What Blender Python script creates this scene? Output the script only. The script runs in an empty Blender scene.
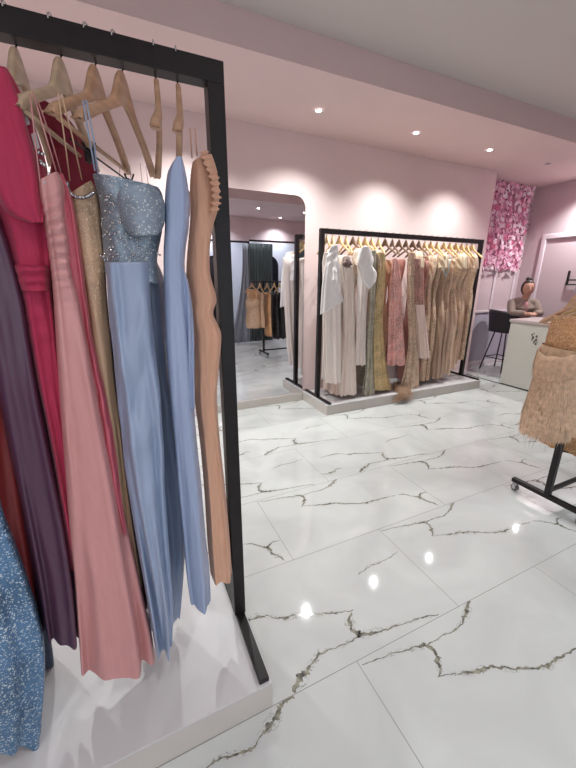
import bpy, bmesh, math, random
from mathutils import Vector, Matrix, noise
random.seed(11)
scene = bpy.context.scene
COL = scene.collection
PI = math.pi
def R(d): return math.radians(d)

# ------------------------------------------------------------------ camera
FPX, YAW, PITCH, ROLL, CH = 348.4, R(25.12), R(16.82), R(.26), 1.52
CF = Vector((math.sin(YAW)*math.cos(PITCH), math.cos(YAW)*math.cos(PITCH), -math.sin(PITCH)))
_rt = Vector((math.cos(YAW), -math.sin(YAW), 0)); _up = _rt.cross(CF)
CR = _rt*math.cos(ROLL)+_up*math.sin(ROLL); CU = -_rt*math.sin(ROLL)+_up*math.cos(ROLL)
CP = Vector((0, 0, CH))
cam = bpy.data.cameras.new('camera'); camo = bpy.data.objects.new('camera', cam); COL.objects.link(camo)
cam.sensor_fit = 'VERTICAL'; cam.sensor_height = 36; cam.lens = FPX/768*36; cam.clip_start = .02
m = Matrix((CR, CU, -CF)).transposed().to_4x4(); m.translation = CP; camo.matrix_world = m
scene.camera = camo
def ray(x, y): return CF+CR*((x-288)/FPX)+CU*((384-y)/FPX)
def at(x, y, Y): d = ray(x, y); return CP+d*(Y/d.y)           # pixel -> point on the plane y=Y
def atz(x, y, Z): d = ray(x, y); return CP+d*((Z-CH)/d.z)
def atplane(x, y, P, w):                                       # vertical plane through P along w
    n = Vector((w.y, -w.x, 0)); d = ray(x, y); return CP+d*((P-CP).dot(n)/d.dot(n))

# ------------------------------------------------------------------ materials
def lin(c):
    c /= 255.
    return c/12.92 if c <= .04045 else ((c+.055)/1.055)**2.4
def rgb(r, g, b): return (lin(r), lin(g), lin(b), 1)
def newmat(name):
    m = bpy.data.materials.new(name); m.use_nodes = True
    return m, m.node_tree.nodes, m.node_tree.links, m.node_tree.nodes['Principled BSDF']
def mat(name, c, rough=.5, metal=0, bump=0, bscale=60, var=0, vscale=3, coat=0, sheen=0, spec=.5, trans=0, alpha=1, emit=None, estr=0, stretch=None):
    m, N, L, P = newmat(name)
    P.inputs['Base Color'].default_value = rgb(*c); P.inputs['Roughness'].default_value = rough
    P.inputs['Metallic'].default_value = metal; P.inputs['Coat Weight'].default_value = coat; P.inputs['Coat Roughness'].default_value = .08
    P.inputs['Sheen Weight'].default_value = sheen; P.inputs['Specular IOR Level'].default_value = spec
    P.inputs['Transmission Weight'].default_value = trans; P.inputs['Alpha'].default_value = alpha
    if emit: P.inputs['Emission Color'].default_value = rgb(*emit); P.inputs['Emission Strength'].default_value = estr
    tc = N.new('ShaderNodeTexCoord'); src = tc.outputs['Object']
    if stretch:
        mp = N.new('ShaderNodeMapping'); mp.inputs['Scale'].default_value = stretch; L.new(src, mp.inputs[0]); src = mp.outputs[0]
    if var:
        n = N.new('ShaderNodeTexNoise'); n.inputs['Scale'].default_value = vscale; n.inputs['Detail'].default_value = 4; L.new(src, n.inputs['Vector'])
        mr = N.new('ShaderNodeMapRange'); mr.inputs['From Min'].default_value = .3; mr.inputs['From Max'].default_value = .7
        mr.inputs['To Min'].default_value = 1-var; mr.inputs['To Max'].default_value = 1+var*.5; L.new(n.outputs[0], mr.inputs[0])
        mx = N.new('ShaderNodeMix'); mx.data_type = 'RGBA'; mx.blend_type = 'MULTIPLY'; mx.inputs[0].default_value = 1
        mx.inputs[6].default_value = rgb(*c); L.new(mr.outputs[0], mx.inputs[7]); L.new(mx.outputs[2], P.inputs['Base Color'])
    if bump:
        n = N.new('ShaderNodeTexNoise'); n.inputs['Scale'].default_value = bscale; n.inputs['Detail'].default_value = 3; L.new(src, n.inputs['Vector'])
        b = N.new('ShaderNodeBump'); b.inputs['Strength'].default_value = bump; b.inputs['Distance'].default_value = .01
        L.new(n.outputs[0], b.inputs['Height']); L.new(b.outputs[0], P.inputs['Normal'])
    return m
def sequin(name, c, c2, scale=180, frac=.12, rough=.3, metal=.5, tilt=.8):
    """fabric sewn with small sequins: every cell its own tilt, a few painted paler as glints"""
    m, N, L, P = newmat(name)
    tc = N.new('ShaderNodeTexCoord'); v = N.new('ShaderNodeTexVoronoi'); v.inputs['Scale'].default_value = scale
    L.new(tc.outputs['Object'], v.inputs['Vector'])
    s = N.new('ShaderNodeSeparateColor'); L.new(v.outputs['Color'], s.inputs[0])
    th = N.new('ShaderNodeMath'); th.operation = 'LESS_THAN'; th.inputs[1].default_value = frac; L.new(s.outputs[0], th.inputs[0])  # picks the few cells whose sparkle is put into the base colour
    nz = N.new('ShaderNodeTexNoise'); nz.inputs['Scale'].default_value = 9; L.new(tc.outputs['Object'], nz.inputs['Vector'])
    mr = N.new('ShaderNodeMapRange'); mr.inputs['From Min'].default_value = .35; mr.inputs['From Max'].default_value = .65
    mr.inputs['To Min'].default_value = .75; mr.inputs['To Max'].default_value = 1.15; L.new(nz.outputs[0], mr.inputs[0])
    mm = N.new('ShaderNodeMix'); mm.data_type = 'RGBA'; mm.blend_type = 'MULTIPLY'; mm.inputs[0].default_value = 1
    mm.inputs[6].default_value = rgb(*c); L.new(mr.outputs[0], mm.inputs[7])
    mx = N.new('ShaderNodeMix'); mx.data_type = 'RGBA'; L.new(th.outputs[0], mx.inputs[0]); L.new(mm.outputs[2], mx.inputs[6])
    mx.inputs[7].default_value = rgb(*c2); L.new(mx.outputs[2], P.inputs['Base Color'])
    g = N.new('ShaderNodeNewGeometry')
    va = N.new('ShaderNodeVectorMath'); va.operation = 'SUBTRACT'; L.new(v.outputs['Color'], va.inputs[0]); va.inputs[1].default_value = (.5, .5, .5)
    vs = N.new('ShaderNodeVectorMath'); vs.operation = 'SCALE'; vs.inputs['Scale'].default_value = tilt; L.new(va.outputs[0], vs.inputs[0])
    ad = N.new('ShaderNodeVectorMath'); ad.operation = 'ADD'; L.new(vs.outputs[0], ad.inputs[0]); L.new(g.outputs['Normal'], ad.inputs[1])
    nm = N.new('ShaderNodeVectorMath'); nm.operation = 'NORMALIZE'; L.new(ad.outputs[0], nm.inputs[0]); L.new(nm.outputs[0], P.inputs['Normal'])
    P.inputs['Roughness'].default_value = rough; P.inputs['Metallic'].default_value = metal
    return m
def satin(name, c, rough=.42, sheen=0): return mat(name, c, rough, sheen=sheen, bump=.12, bscale=9, stretch=(6, 6, 1), var=.05, vscale=14)
def chiffon(name, c, rough=.75): return mat(name, c, rough, sheen=.12, bump=.25, bscale=16, stretch=(8, 8, .6), var=.08, vscale=20)

M_BLACK = mat('black_steel', (27, 22, 23), .42, 0, var=.2, vscale=30, spec=.35)
M_PLAT = mat('white_laminate', (200, 197, 198), .38, var=.02)
M_PLATE = mat('cream_edge', (204, 197, 190), .45, var=.04, vscale=8)
M_WALL = mat('blush_paint', (226, 204, 202), .75, bump=.05, bscale=120, var=.02)
M_WALLR = mat('mauve_paint', (204, 186, 190), .7, bump=.04, bscale=120)
M_WALLB = mat('lavender_paint', (188, 180, 194), .6, bump=.04, bscale=120)
M_CEIL = mat('ceiling_paint', (220, 196, 194), .8, var=.02)
M_TRAY = mat('tray_ceiling_paint', (202, 194, 190), .85, bump=.3, bscale=160)
M_WHITE = mat('white_trim', (225, 212, 218), .45)
M_WOODL = mat('pale_hanger_wood', (204, 162, 130), .42, var=.25, vscale=9, stretch=(1, 1, 6), coat=.15)
M_WOODP = mat('bleached_hanger_wood', (206, 180, 150), .45, var=.2, vscale=9, stretch=(1, 1, 6), coat=.15)
M_WOODG = mat('golden_hanger_wood', (220, 184, 128), .4, var=.2, vscale=9, coat=.2)
M_WOODD = mat('dark_hanger_wood', (120, 92, 70), .45, var=.2)
M_CHROME = mat('chrome', (190, 190, 192), .2, 1)
M_CLEAR = mat('clear_loop', (225, 225, 225), .15, trans=.7, alpha=.6)
M_SKIN = mat('skin', (188, 140, 120), .5, var=.06, vscale=20)
M_HAIR = mat('dark_brown_hair', (52, 36, 32), .45, bump=.5, bscale=60, stretch=(1, 1, 5))

# ------------------------------------------------------------------ mesh helpers
class MB:
    def __init__(s): s.v = []; s.f = []; s.mi = []
    def add(s, vs, fs, k=0):
        o = len(s.v); s.v += [tuple(v) for v in vs]; s.f += [tuple(i+o for i in f) for f in fs]; s.mi += [k]*len(fs)
    def box(s, x0, x1, y0, y1, z0, z1, k=0):
        s.add([(x0,y0,z0),(x1,y0,z0),(x1,y1,z0),(x0,y1,z0),(x0,y0,z1),(x1,y0,z1),(x1,y1,z1),(x0,y1,z1)],
              [(0,3,2,1),(4,5,6,7),(0,1,5,4),(1,2,6,5),(2,3,7,6),(3,0,4,7)], k)
    def tube(s, pts, r, n=8, k=0, cap=True, sx=1):
        pts = [Vector(p) for p in pts]; rr = r if isinstance(r, (list, tuple)) else [r]*len(pts)
        rings = []; u = None
        for i, p in enumerate(pts):
            d = (pts[min(i+1, len(pts)-1)]-pts[max(i-1, 0)])
            d = d.normalized() if d.length > 1e-9 else Vector((0,0,1))
            if u is None: u = d.orthogonal().normalized()
            else:
                u = u-d*u.dot(d); u = u.normalized() if u.length > 1e-6 else d.orthogonal().normalized()
            w = d.cross(u)
            rings.append([p+(u*math.cos(2*PI*j/n)+w*math.sin(2*PI*j/n)*sx)*rr[i] for j in range(n)])
        vs = [v for r_ in rings for v in r_]; fs = []
        for i in range(len(pts)-1):
            for j in range(n): fs.append((i*n+j, i*n+(j+1) % n, (i+1)*n+(j+1) % n, (i+1)*n+j))
        if cap: fs.append(tuple(range(n-1, -1, -1))); fs.append(tuple(range((len(pts)-1)*n, len(pts)*n)))
        s.add(vs, fs, k)
    def ball(s, c, r, n=14, m=9, k=0, fn=None):
        c = Vector(c); r = Vector(r) if not isinstance(r, (int, float)) else Vector((r, r, r)); vs = []; fs = []
        for i in range(m+1):
            a = PI*i/m
            for j in range(n):
                b = 2*PI*j/n; d = Vector((math.sin(a)*math.cos(b), math.sin(a)*math.sin(b), math.cos(a)))
                q = fn(d) if fn else d
                vs.append(c+Vector((q.x*r.x, q.y*r.y, q.z*r.z)))
        for i in range(m):
            for j in range(n): fs.append((i*n+j, (i+1)*n+j, (i+1)*n+(j+1) % n, i*n+(j+1) % n))
        s.add(vs, fs, k)
    def disc(s, c, r, z0, z1, n=24, k=0):
        s.tube([(c[0], c[1], z0), (c[0], c[1], z1)], r, n, k)
    def build(s, name, mats, parent=None, smooth=False, bevel=0, kind=None, label=None):
        me = bpy.data.meshes.new(name); me.from_pydata(s.v, [], s.f)
        for mm in (mats if isinstance(mats, (list, tuple)) else [mats]): me.materials.append(mm)
        me.polygons.foreach_set('material_index', s.mi)
        if smooth: me.polygons.foreach_set('use_smooth', [True]*len(me.polygons))
        me.update(); bm = bmesh.new(); bm.from_mesh(me); bmesh.ops.remove_doubles(bm, verts=bm.verts, dist=1e-6)
        bmesh.ops.recalc_face_normals(bm, faces=bm.faces); bm.to_mesh(me); bm.free()
        o = bpy.data.objects.new(name, me); COL.objects.link(o)
        if bevel:
            b = o.modifiers.new('bevel', 'BEVEL'); b.width = bevel; b.segments = 2; b.limit_method = 'ANGLE'
        if parent:
            o.parent = parent
            M = Matrix.LocRotScale(parent.location, parent.rotation_euler, None)
            if parent.parent: pass
            if parent.get('_world'): o.matrix_parent_inverse = M.inverted()
        if kind: o['kind'] = kind
        if label: o['label'] = label
        return o
def tag(o, label, cat, group=None):
    o['label'] = label; o['category'] = cat
    if group: o['group'] = group
    return o
def thing(name, label, cat, loc=(0,0,0), rz=0, group=None, world=True):
    """Empty at the base of a thing; with world=True its parts are given in world coordinates"""
    o = bpy.data.objects.new(name, None); COL.objects.link(o); o.location = loc; o.rotation_euler = (0, 0, rz); o.empty_display_size = .1
    tag(o, label, cat, group)
    if world: o['_world'] = 1
    return o
def struct(name, mb, m, **k): return mb.build(name, m, kind='structure', **k)
def copy_tree(o, parent=None):
    c = o.copy(); COL.objects.link(c); c.parent = parent
    if parent is not None: c.matrix_parent_inverse = o.matrix_parent_inverse.copy()
    for ch in list(o.children): copy_tree(ch, c)
    return c

# ------------------------------------------------------------------ room shell
WY, CX, BY, RX, LX, FY = 3.85, 5.10, 4.20, 6.56, -2.6, -1.5      # wall plane, corner, back wall, right wall, left wall, fitting-room wall
CZ, TZ = 3.0, 3.21
def floor_obj():
    """polished marble-look tiles 1.19 x 0.6 m; grout lines and the printed veins are inlaid in the one floor mesh"""
    A = [[(.011,.58,.004),(.179,.556,.006),(.272,.538,.010),(.314,.529,.024),(.325,.495,.014),(.308,.456,.026),(.290,.435,.014),(.262,.412,.005)],
         [(.315,.524,.008),(.404,.530,.005),(.492,.522,.006),(.550,.538,.006),(.606,.565,.022),(.674,.602,.012)],
         [(.265,.414,.004),(.342,.387,.004),(.414,.366,.016),(.495,.345,.014),(.560,.310,.01),(.640,.270,.008),(.705,.255,.016),(.800,.252,.008),(.946,.240,.006)],
         [(.97,.24,.004),(1.024,.215,.010),(1.061,.172,.008),(1.093,.146,.022),(1.1,.1,.012),(1.123,.062,.014),(1.14,.02,.005)],
         [(1.093,.150,.012),(1.138,.181,.008),(1.185,.176,.005)]]
    B = [[(.12,.36,.003),(.243,.36,.01),(.283,.362,.014),(.33,.342,.008),(.366,.315,.006),(.398,.297,.016),(.446,.295,.014),(.501,.272,.01),(.564,.249,.012),(.649,.216,.006),(.715,.2,.006)],
         [(.7,.195,.004),(.665,.163,.02),(.65,.118,.014),(.668,.084,.024),(.767,.059,.01),(.901,.042,.005),(.983,.032,.008),(1.07,.011,.005)],
         [(.668,.084,.012),(.596,.079,.006),(.512,.086,.006),(.466,.093,.01),(.418,.067,.014),(.36,.044,.030),(.297,.012,.018)],
         [(.0,.12,.004),(.05,.10,.01),(.11,.105,.02),(.15,.13,.008),(.21,.128,.004)],
         [(.86,.36,.003),(.95,.385,.008),(1.05,.38,.006),(1.17,.40,.004)]]
    Cc = [[(.897,.60,.018),(.854,.596,.014),(.818,.57,.03),(.785,.55,.022),(.745,.539,.008),(.715,.52,.006),(.686,.515,.01),(.616,.535,.006),(.50,.536,.006),(.40,.50,.012),(.2,.48,.004)],
          [(.2,.2,.004),(.4,.17,.01),(.6,.2,.02),(.8,.13,.006)]]
    special = {(0,.23): Cc, (1,.23): A, (1,.83): B, (2,.83): A, (1,2.03): B, (2,2.03): B, (3,2.03): A, (4,2.03): B, (3,3.23): B}
    mb = MB(); x0, x1, y0, y1 = LX, RX, FY, 4.25
    mb.add([(x0,y0,0),(x1,y0,0),(x1,y1,0),(x0,y1,0)], [(0,1,2,3)], 0)
    rnd = random.Random(3)
    rows = [.23+.6*i for i in range(-3, 7)]
    for ri, ry in enumerate(rows):
        yy = ry; off = .71 if ri % 2 == 1 else .12
        if y0 < yy < y1: mb.add([(x0,yy-.0013,.0004),(x1,yy-.0013,.0004),(x1,yy+.0013,.0004),(x0,yy+.0013,.0004)], [(0,1,2,3)], 1)
        for k in range(-3, 6):
            tx = off+1.19*k
            # rows .23, 1.43, 2.63 carry joints at .71+1.19k ; the others at .12+1.19k
            if abs(((ry-.23)/1.2)-round((ry-.23)/1.2)) < .01: tx = .71+1.19*(k)
            else: tx = .12+1.19*k
            ya, yb = max(ry, y0), min(ry+.6, y1)
            if x0 < tx < x1 and yb > ya: mb.add([(tx-.0013,ya,.0004),(tx+.0013,ya,.0004),(tx+.0013,yb,.0004),(tx-.0013,yb,.0004)], [(0,1,2,3)], 1)
            key = None
            for (sk, sy), pr in special.items():
                bx = (-.48 if abs(((sy-.23)/1.2)-round((sy-.23)/1.2)) < .01 else -1.07)+1.19*sk
                if abs(sy-ry) < .01 and abs(bx-tx) < .05: key = pr
            pr = key or (A if rnd.random() < .8 else B)
            for line in pr:
                # subdivide with jitter so that the vein wanders
                pts = []
                for (a, b) in zip(line[:-1], line[1:]):
                    for q in range(9):
                        t = q/9; pts.append([a[i]*(1-t)+b[i]*t for i in range(3)])
                pts.append(list(line[-1]))
                L_, R_ = [], []
                for i, (px, py, w) in enumerate(pts):
                    jx = noise.noise(Vector((px*38+tx, py*38, 0)))*.0075; jy = noise.noise(Vector((px*38, py*38+ry, 5)))*.0075
                    a = pts[max(i-1, 0)]; b = pts[min(i+1, len(pts)-1)]; d = Vector((b[0]-a[0], b[1]-a[1])); d = d.normalized() if d.length > 0 else Vector((1, 0)); n = Vector((-d.y, d.x))
                    cx, cy = px+jx, py+jy
                    for S, sg in ((L_, 1), (R_, -1)):
                        ww = max(.0012, w*.62*(.30+1.5*abs(noise.noise(Vector((px*110+sg*7, py*110, tx))))+.5*noise.noise(Vector((px*34, py*34, tx+3+sg)))))
                        X = min(max(tx+cx+n.x*ww*sg, tx+.001), tx+1.189); Y = min(max(ry+cy+n.y*ww*sg, ry+.001), ry+.599)
                        X = min(max(X, x0), x1); Y = min(max(Y, y0), y1)
                        S.append((X, Y, .0003))
                H1, H2 = [], []
                for i, (px, py, w) in enumerate(pts):
                    a = pts[max(i-1, 0)]; b = pts[min(i+1, len(pts)-1)]; d = Vector((b[0]-a[0], b[1]-a[1])); d = d.normalized() if d.length > 0 else Vector((1, 0)); n = Vector((-d.y, d.x))
                    for S, sg in ((H1, 1), (H2, -1)):
                        ww = min((w*1.3+.004)*(.7+.9*noise.noise(Vector((px*14, py*14, sg*4+tx)))), .03)*min(1, i/6, (len(pts)-1-i)/6)
                        X = min(max(tx+px+n.x*ww*sg, tx+.001), tx+1.189); Y = min(max(ry+py+n.y*ww*sg, ry+.001), ry+.599)
                        S.append((min(max(X, x0), x1), min(max(Y, y0), y1), .0002))
                m_ = len(H1); mb.add(H1+H2, [(i, i+1, m_+i+1, m_+i) for i in range(m_-1)], 4)
                n_ = len(L_)
                mb.add(L_+R_, [(i, i+1, n_+i+1, n_+i) for i in range(n_-1)], 2)
    # threshold strip between the shop floor and the office corner
    mb.box(CX-.012, CX+.012, 2.2, WY, 0, .004, 3)
    mt, N, L, P = newmat('polished_marble_tile')
    P.inputs['Roughness'].default_value = .045; P.inputs['Specular IOR Level'].default_value = .55
    tc = N.new('ShaderNodeTexCoord'); nz = N.new('ShaderNodeTexNoise'); nz.inputs['Scale'].default_value = 1.6; nz.inputs['Detail'].default_value = 6; nz.inputs['Distortion'].default_value = 1.2
    L.new(tc.outputs['Object'], nz.inputs['Vector']); cr = N.new('ShaderNodeValToRGB'); cr.color_ramp.elements[0].position = .3; cr.color_ramp.elements[1].position = .62
    cr.color_ramp.elements[0].color = rgb(186, 187, 186); cr.color_ramp.elements[1].color = rgb(202, 204, 202); L.new(nz.outputs[0], cr.inputs[0]); L.new(cr.outputs[0], P.inputs['Base Color'])
    gr = mat('grout', (128, 124, 120), .8)
    vn, N, L, P = newmat('marble_vein')
    P.inputs['Roughness'].default_value = .09
    tc = N.new('ShaderNodeTexCoord'); nz = N.new('ShaderNodeTexNoise'); nz.inputs['Scale'].default_value = 45; nz.inputs['Detail'].default_value = 5
    L.new(tc.outputs['Object'], nz.inputs['Vector']); cr = N.new('ShaderNodeValToRGB')
    cr.color_ramp.elements[0].position = .36; cr.color_ramp.elements[0].color = rgb(84, 82, 78); cr.color_ramp.elements[1].position = .62; cr.color_ramp.elements[1].color = rgb(150, 146, 130)
    L.new(nz.outputs[0], cr.inputs[0]); L.new(cr.outputs[0], P.inputs['Base Color'])
    hl_ = mt.copy(); hl_.name = 'marble_feathered_vein'; N = hl_.node_tree.nodes; L = hl_.node_tree.links; P = N['Principled BSDF']
    base = next(n for n in N if n.type == 'VALTORGB').outputs[0]; tc = next(n for n in N if n.type == 'TEX_COORD')
    nz = N.new('ShaderNodeTexNoise'); nz.inputs['Scale'].default_value = 60; nz.inputs['Detail'].default_value = 7; nz.inputs['Roughness'].default_value = .65; nz.inputs['Distortion'].default_value = 1.5
    L.new(tc.outputs['Object'], nz.inputs['Vector']); mr = N.new('ShaderNodeMapRange'); mr.inputs['From Min'].default_value = .50; mr.inputs['From Max'].default_value = .66; mr.inputs['To Max'].default_value = .85
    L.new(nz.outputs[0], mr.inputs[0]); mx = N.new('ShaderNodeMix'); mx.data_type = 'RGBA'; L.new(mr.outputs[0], mx.inputs[0]); L.new(base, mx.inputs[6]); mx.inputs[7].default_value = rgb(120, 117, 106); L.new(mx.outputs[2], P.inputs['Base Color'])
    return mb.build('floor', [mt, gr, vn, M_BLACK, hl_], kind='structure')
floor = floor_obj()

mb = MB(); mb.box(LX, CX, WY, BY+.1, 0, TZ+.1); struct('wall_back', mb, M_WALL)
mb = MB(); mb.box(CX, RX+.15, BY, BY+.1, 1.0, TZ+.1, 0); mb.box(CX, RX+.15, BY, BY+.1, 0, 1.0, 1); struct('wall_recess', mb, [M_WALLR, M_WALLB])
mb = MB(); mb.box(RX, RX+.15, FY, BY, 0, TZ+.1); struct('wall_right', mb, M_WALLR)
mb = MB(); mb.box(LX-.15, LX, FY, BY, 0, TZ+.1); struct('wall_left', mb, M_WALL)
M_FIT = mat('pale_grey_paint', (222, 226, 236), .7)
mb = MB()                                           # wall behind the camera, with the shop window at x -2.0 .. 1.2
mb.box(1.4, RX+.15, FY-.15, FY, 0, 2.42, 1); mb.box(1.4, RX+.15, FY-.15, FY, 2.42, TZ+.1, 0)
mb.box(LX-.15, -2.2, FY-.15, FY, 0, TZ+.1); mb.box(-2.2, 1.4, FY-.15, FY, 2.5, TZ+.1); mb.box(-2.2, 1.4, FY-.15, FY, 0, .35)
struct('wall_front', mb, [M_WALL, M_FIT])
mb = MB()
for x in (-2.2, -1.0, .2, 1.34): mb.box(x, x+.06, FY-.11, FY-.03, .35, 2.5)
mb.box(-2.2, 1.4, FY-.11, FY-.03, .35, .41); mb.box(-2.2, 1.4, FY-.11, FY-.03, 2.44, 2.5)
struct('window_1', mb, M_WHITE)
mb = MB()                                           # low ceiling around a raised tray
mb.box(LX-.15, RX+.15, 2.75, BY+.1, CZ, TZ+.1); mb.box(LX-.15, RX+.15, FY-.15, .46, CZ, TZ+.1)
mb.box(LX-.15, RX+.15, .46, 2.75, TZ, TZ+.1, 1)
struct('ceiling', mb, [M_CEIL, M_TRAY])
mb = MB(); mb.box(LX, CX, WY-.012, WY, 0, .075); struct('baseboard_back', mb, M_WHITE, bevel=.003)
mb = MB(); mb.box(CX, RX, BY-.02, BY, .965, 1.0); struct('trim_1', mb, M_WHITE, bevel=.004)
mb = MB(); mb.box(CX+.02, RX, BY-.012, BY, 0, .09); struct('baseboard_recess', mb, M_WHITE, bevel=.003)
mb = MB(); mb.box(RX-.012, RX, FY, BY-.012, 0, .09); struct('baseboard_right', mb, M_WHITE, bevel=.003)
mb = MB()
for xa in (5.88, 6.40): mb.box(xa, xa+.05, BY-.018, BY, 1.0, 2.9)
struct('trim_2', mb, M_WHITE, bevel=.004)
mb = MB()                                           # picture-frame moulding on the right wall
mb.box(RX-.03, RX, 3.84, 3.91, .35, 2.24); mb.box(RX-.03, RX, 1.6, 3.84, 2.17, 2.24); mb.box(RX-.03, RX, 1.6, 3.84, .35, .42); mb.box(RX-.03, RX, 1.53, 1.60, .35, 2.24)
struct('trim_3', mb, M_WHITE, bevel=.008)

# wall mirror with rounded top corners, standing on a low base
def mirror(name, label, x0, x1, z0, z1, y, rad, m_glass, m_frame, facing=-1, arch=False, fw=.012):
    t = thing(name, label, 'mirror', ((x0+x1)/2, y, z0))
    def outline(e):
        p = [(x0-e, z0-e), (x1+e, z0-e)]; r = (x1-x0)/2+e if arch else rad+e
        n = 20
        for i in range(n+1):
            a = PI/2*i/n; p.append((x1+e-r+r*math.cos(a), z1+e-r+r*math.sin(a)))
        for i in range(n+1):
            a = PI/2+PI/2*i/n; p.append((x0-e+r+r*math.cos(a), z1+e-r+r*math.sin(a)))
        return p
    for nm, e, d0, d1, mm in (('backing', fw, .001, .008, m_frame), ('glass', 0, .008, .013, m_glass)):
        p = outline(e); n = len(p); b = MB()
        b.add([(x, y+facing*d0, z) for x, z in p]+[(x, y+facing*d1, z) for x, z in p],
              [tuple(range(n)), tuple(range(2*n-1, n-1, -1))]+[(i, (i+1) % n, n+(i+1) % n, n+i) for i in range(n)])
        b.build(nm, mm, t)
    return t
M_MIR = mat('mirror_silver', (222, 220, 224), .0, 1)
M_DARKMIR = mat('dark_mirror', (60, 62, 70), .12, .7)
mirror('wall_mirror', 'large frameless wall mirror with rounded top corners beside the far rack', 'mirror' and .72, 2.005, .10, 2.40, WY, .12, M_MIR, M_WHITE, fw=.003)
mb = MB(); mb.box(.70, 2.0, WY-.032, WY-.013, .0, .098); struct('trim_4', mb, M_PLATE, bevel=.003)

# ------------------------------------------------------------------ racks and platforms
def platform(label, x0, x1, y0, y1):
    t = thing('display_platform', label, 'platform', ((x0+x1)/2, (y0+y1)/2, 0))
    b = MB(); b.box(x0, x1, y0, y1, .0, .112); b.build('base', M_PLATE, t)
    b = MB(); b.box(x0-.001, x1+.001, y0-.001, y1+.001, .112, .12); b.build('top_panel', M_PLAT, t, bevel=.002)
platform('white display platform under the near rack of satin gowns', -2.3, .332, .832, 1.48)
platform('white display platform along the far wall under the long rack', 2.005, 4.60, 3.222, 3.835)
def rack(label, x0, x1, y, f0, f1, zb, zt, w=.047):
    t = thing('clothing_rack', label, 'clothing rack', ((x0+x1)/2, y, zb), group=None)
    b = MB(); b.box(x0, x1, y-w/2, y+w/2, zt-.052, zt); b.build('top_bar', M_BLACK, t, bevel=.002)
    for xa in (x0, x1-w):
        b = MB(); b.box(xa, xa+w, y-w/2, y+w/2, zb+.021, zt-.052); b.build('post', M_BLACK, t, bevel=.002)
        b = MB(); b.box(xa+.006, xa+w-.004, f0, f1, zb, zb+.02); b.build('foot', M_BLACK, t, bevel=.002)
rack('black steel frame rack in the left foreground holding long satin gowns', -2.2, .329, 1.145, .842, 1.46, .12, 2.083)
rack('black steel frame rack by the far wall holding pale and sequined gowns', 2.03, 4.60, 3.535, 3.235, 3.832, .12, 2.04, .05)

# ------------------------------------------------------------------ hangers
def hanger_mesh(name, m, width=.44, bar=True):
    mb = MB(); W = width/2; n = 22; top = []; bot = []
    for i in range(-n, n+1):
        t = i/n; a = abs(t)
        ztop = -.125*a**.9 - .0*a
        neck = .056*math.exp(-(a/.21)**2.6)
        zt = -.045-.115*a**1.15+neck - (.0 if a < .9 else (a-.9)/.1*.012)
        zb = -.045-.115*a**1.25-.027 + .006*math.exp(-(a/.2)**2) + (.0 if a < .92 else (a-.92)/.08*.014)
        y = .018*(a**2)
        th = .0058+.004*a
        top.append((t*W, y, zt, th)); bot.append((t*W, y, zb, th))
    vs = []; fs = []
    for (x, y, z, th), (xb, yb, zb, tb) in zip(top, bot):
        vs += [(x, y-th, z-.003), (x, y-th*.5, z), (x, y+th*.5, z), (x, y+th, z-.003), (xb, yb+tb, zb+.003), (xb, yb, zb), (xb, yb-tb, zb+.003)]
    k = 7
    for i in range(2*n):
        for j in range(k): fs.append((i*k+j, i*k+(j+1) % k, (i+1)*k+(j+1) % k, (i+1)*k+j))
    fs += [tuple(range(k)), tuple(range(2*n*k+k-1, 2*n*k-1, -1))]
    mb.add(vs, fs); return mb
_hm = {}
HG = {}
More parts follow.
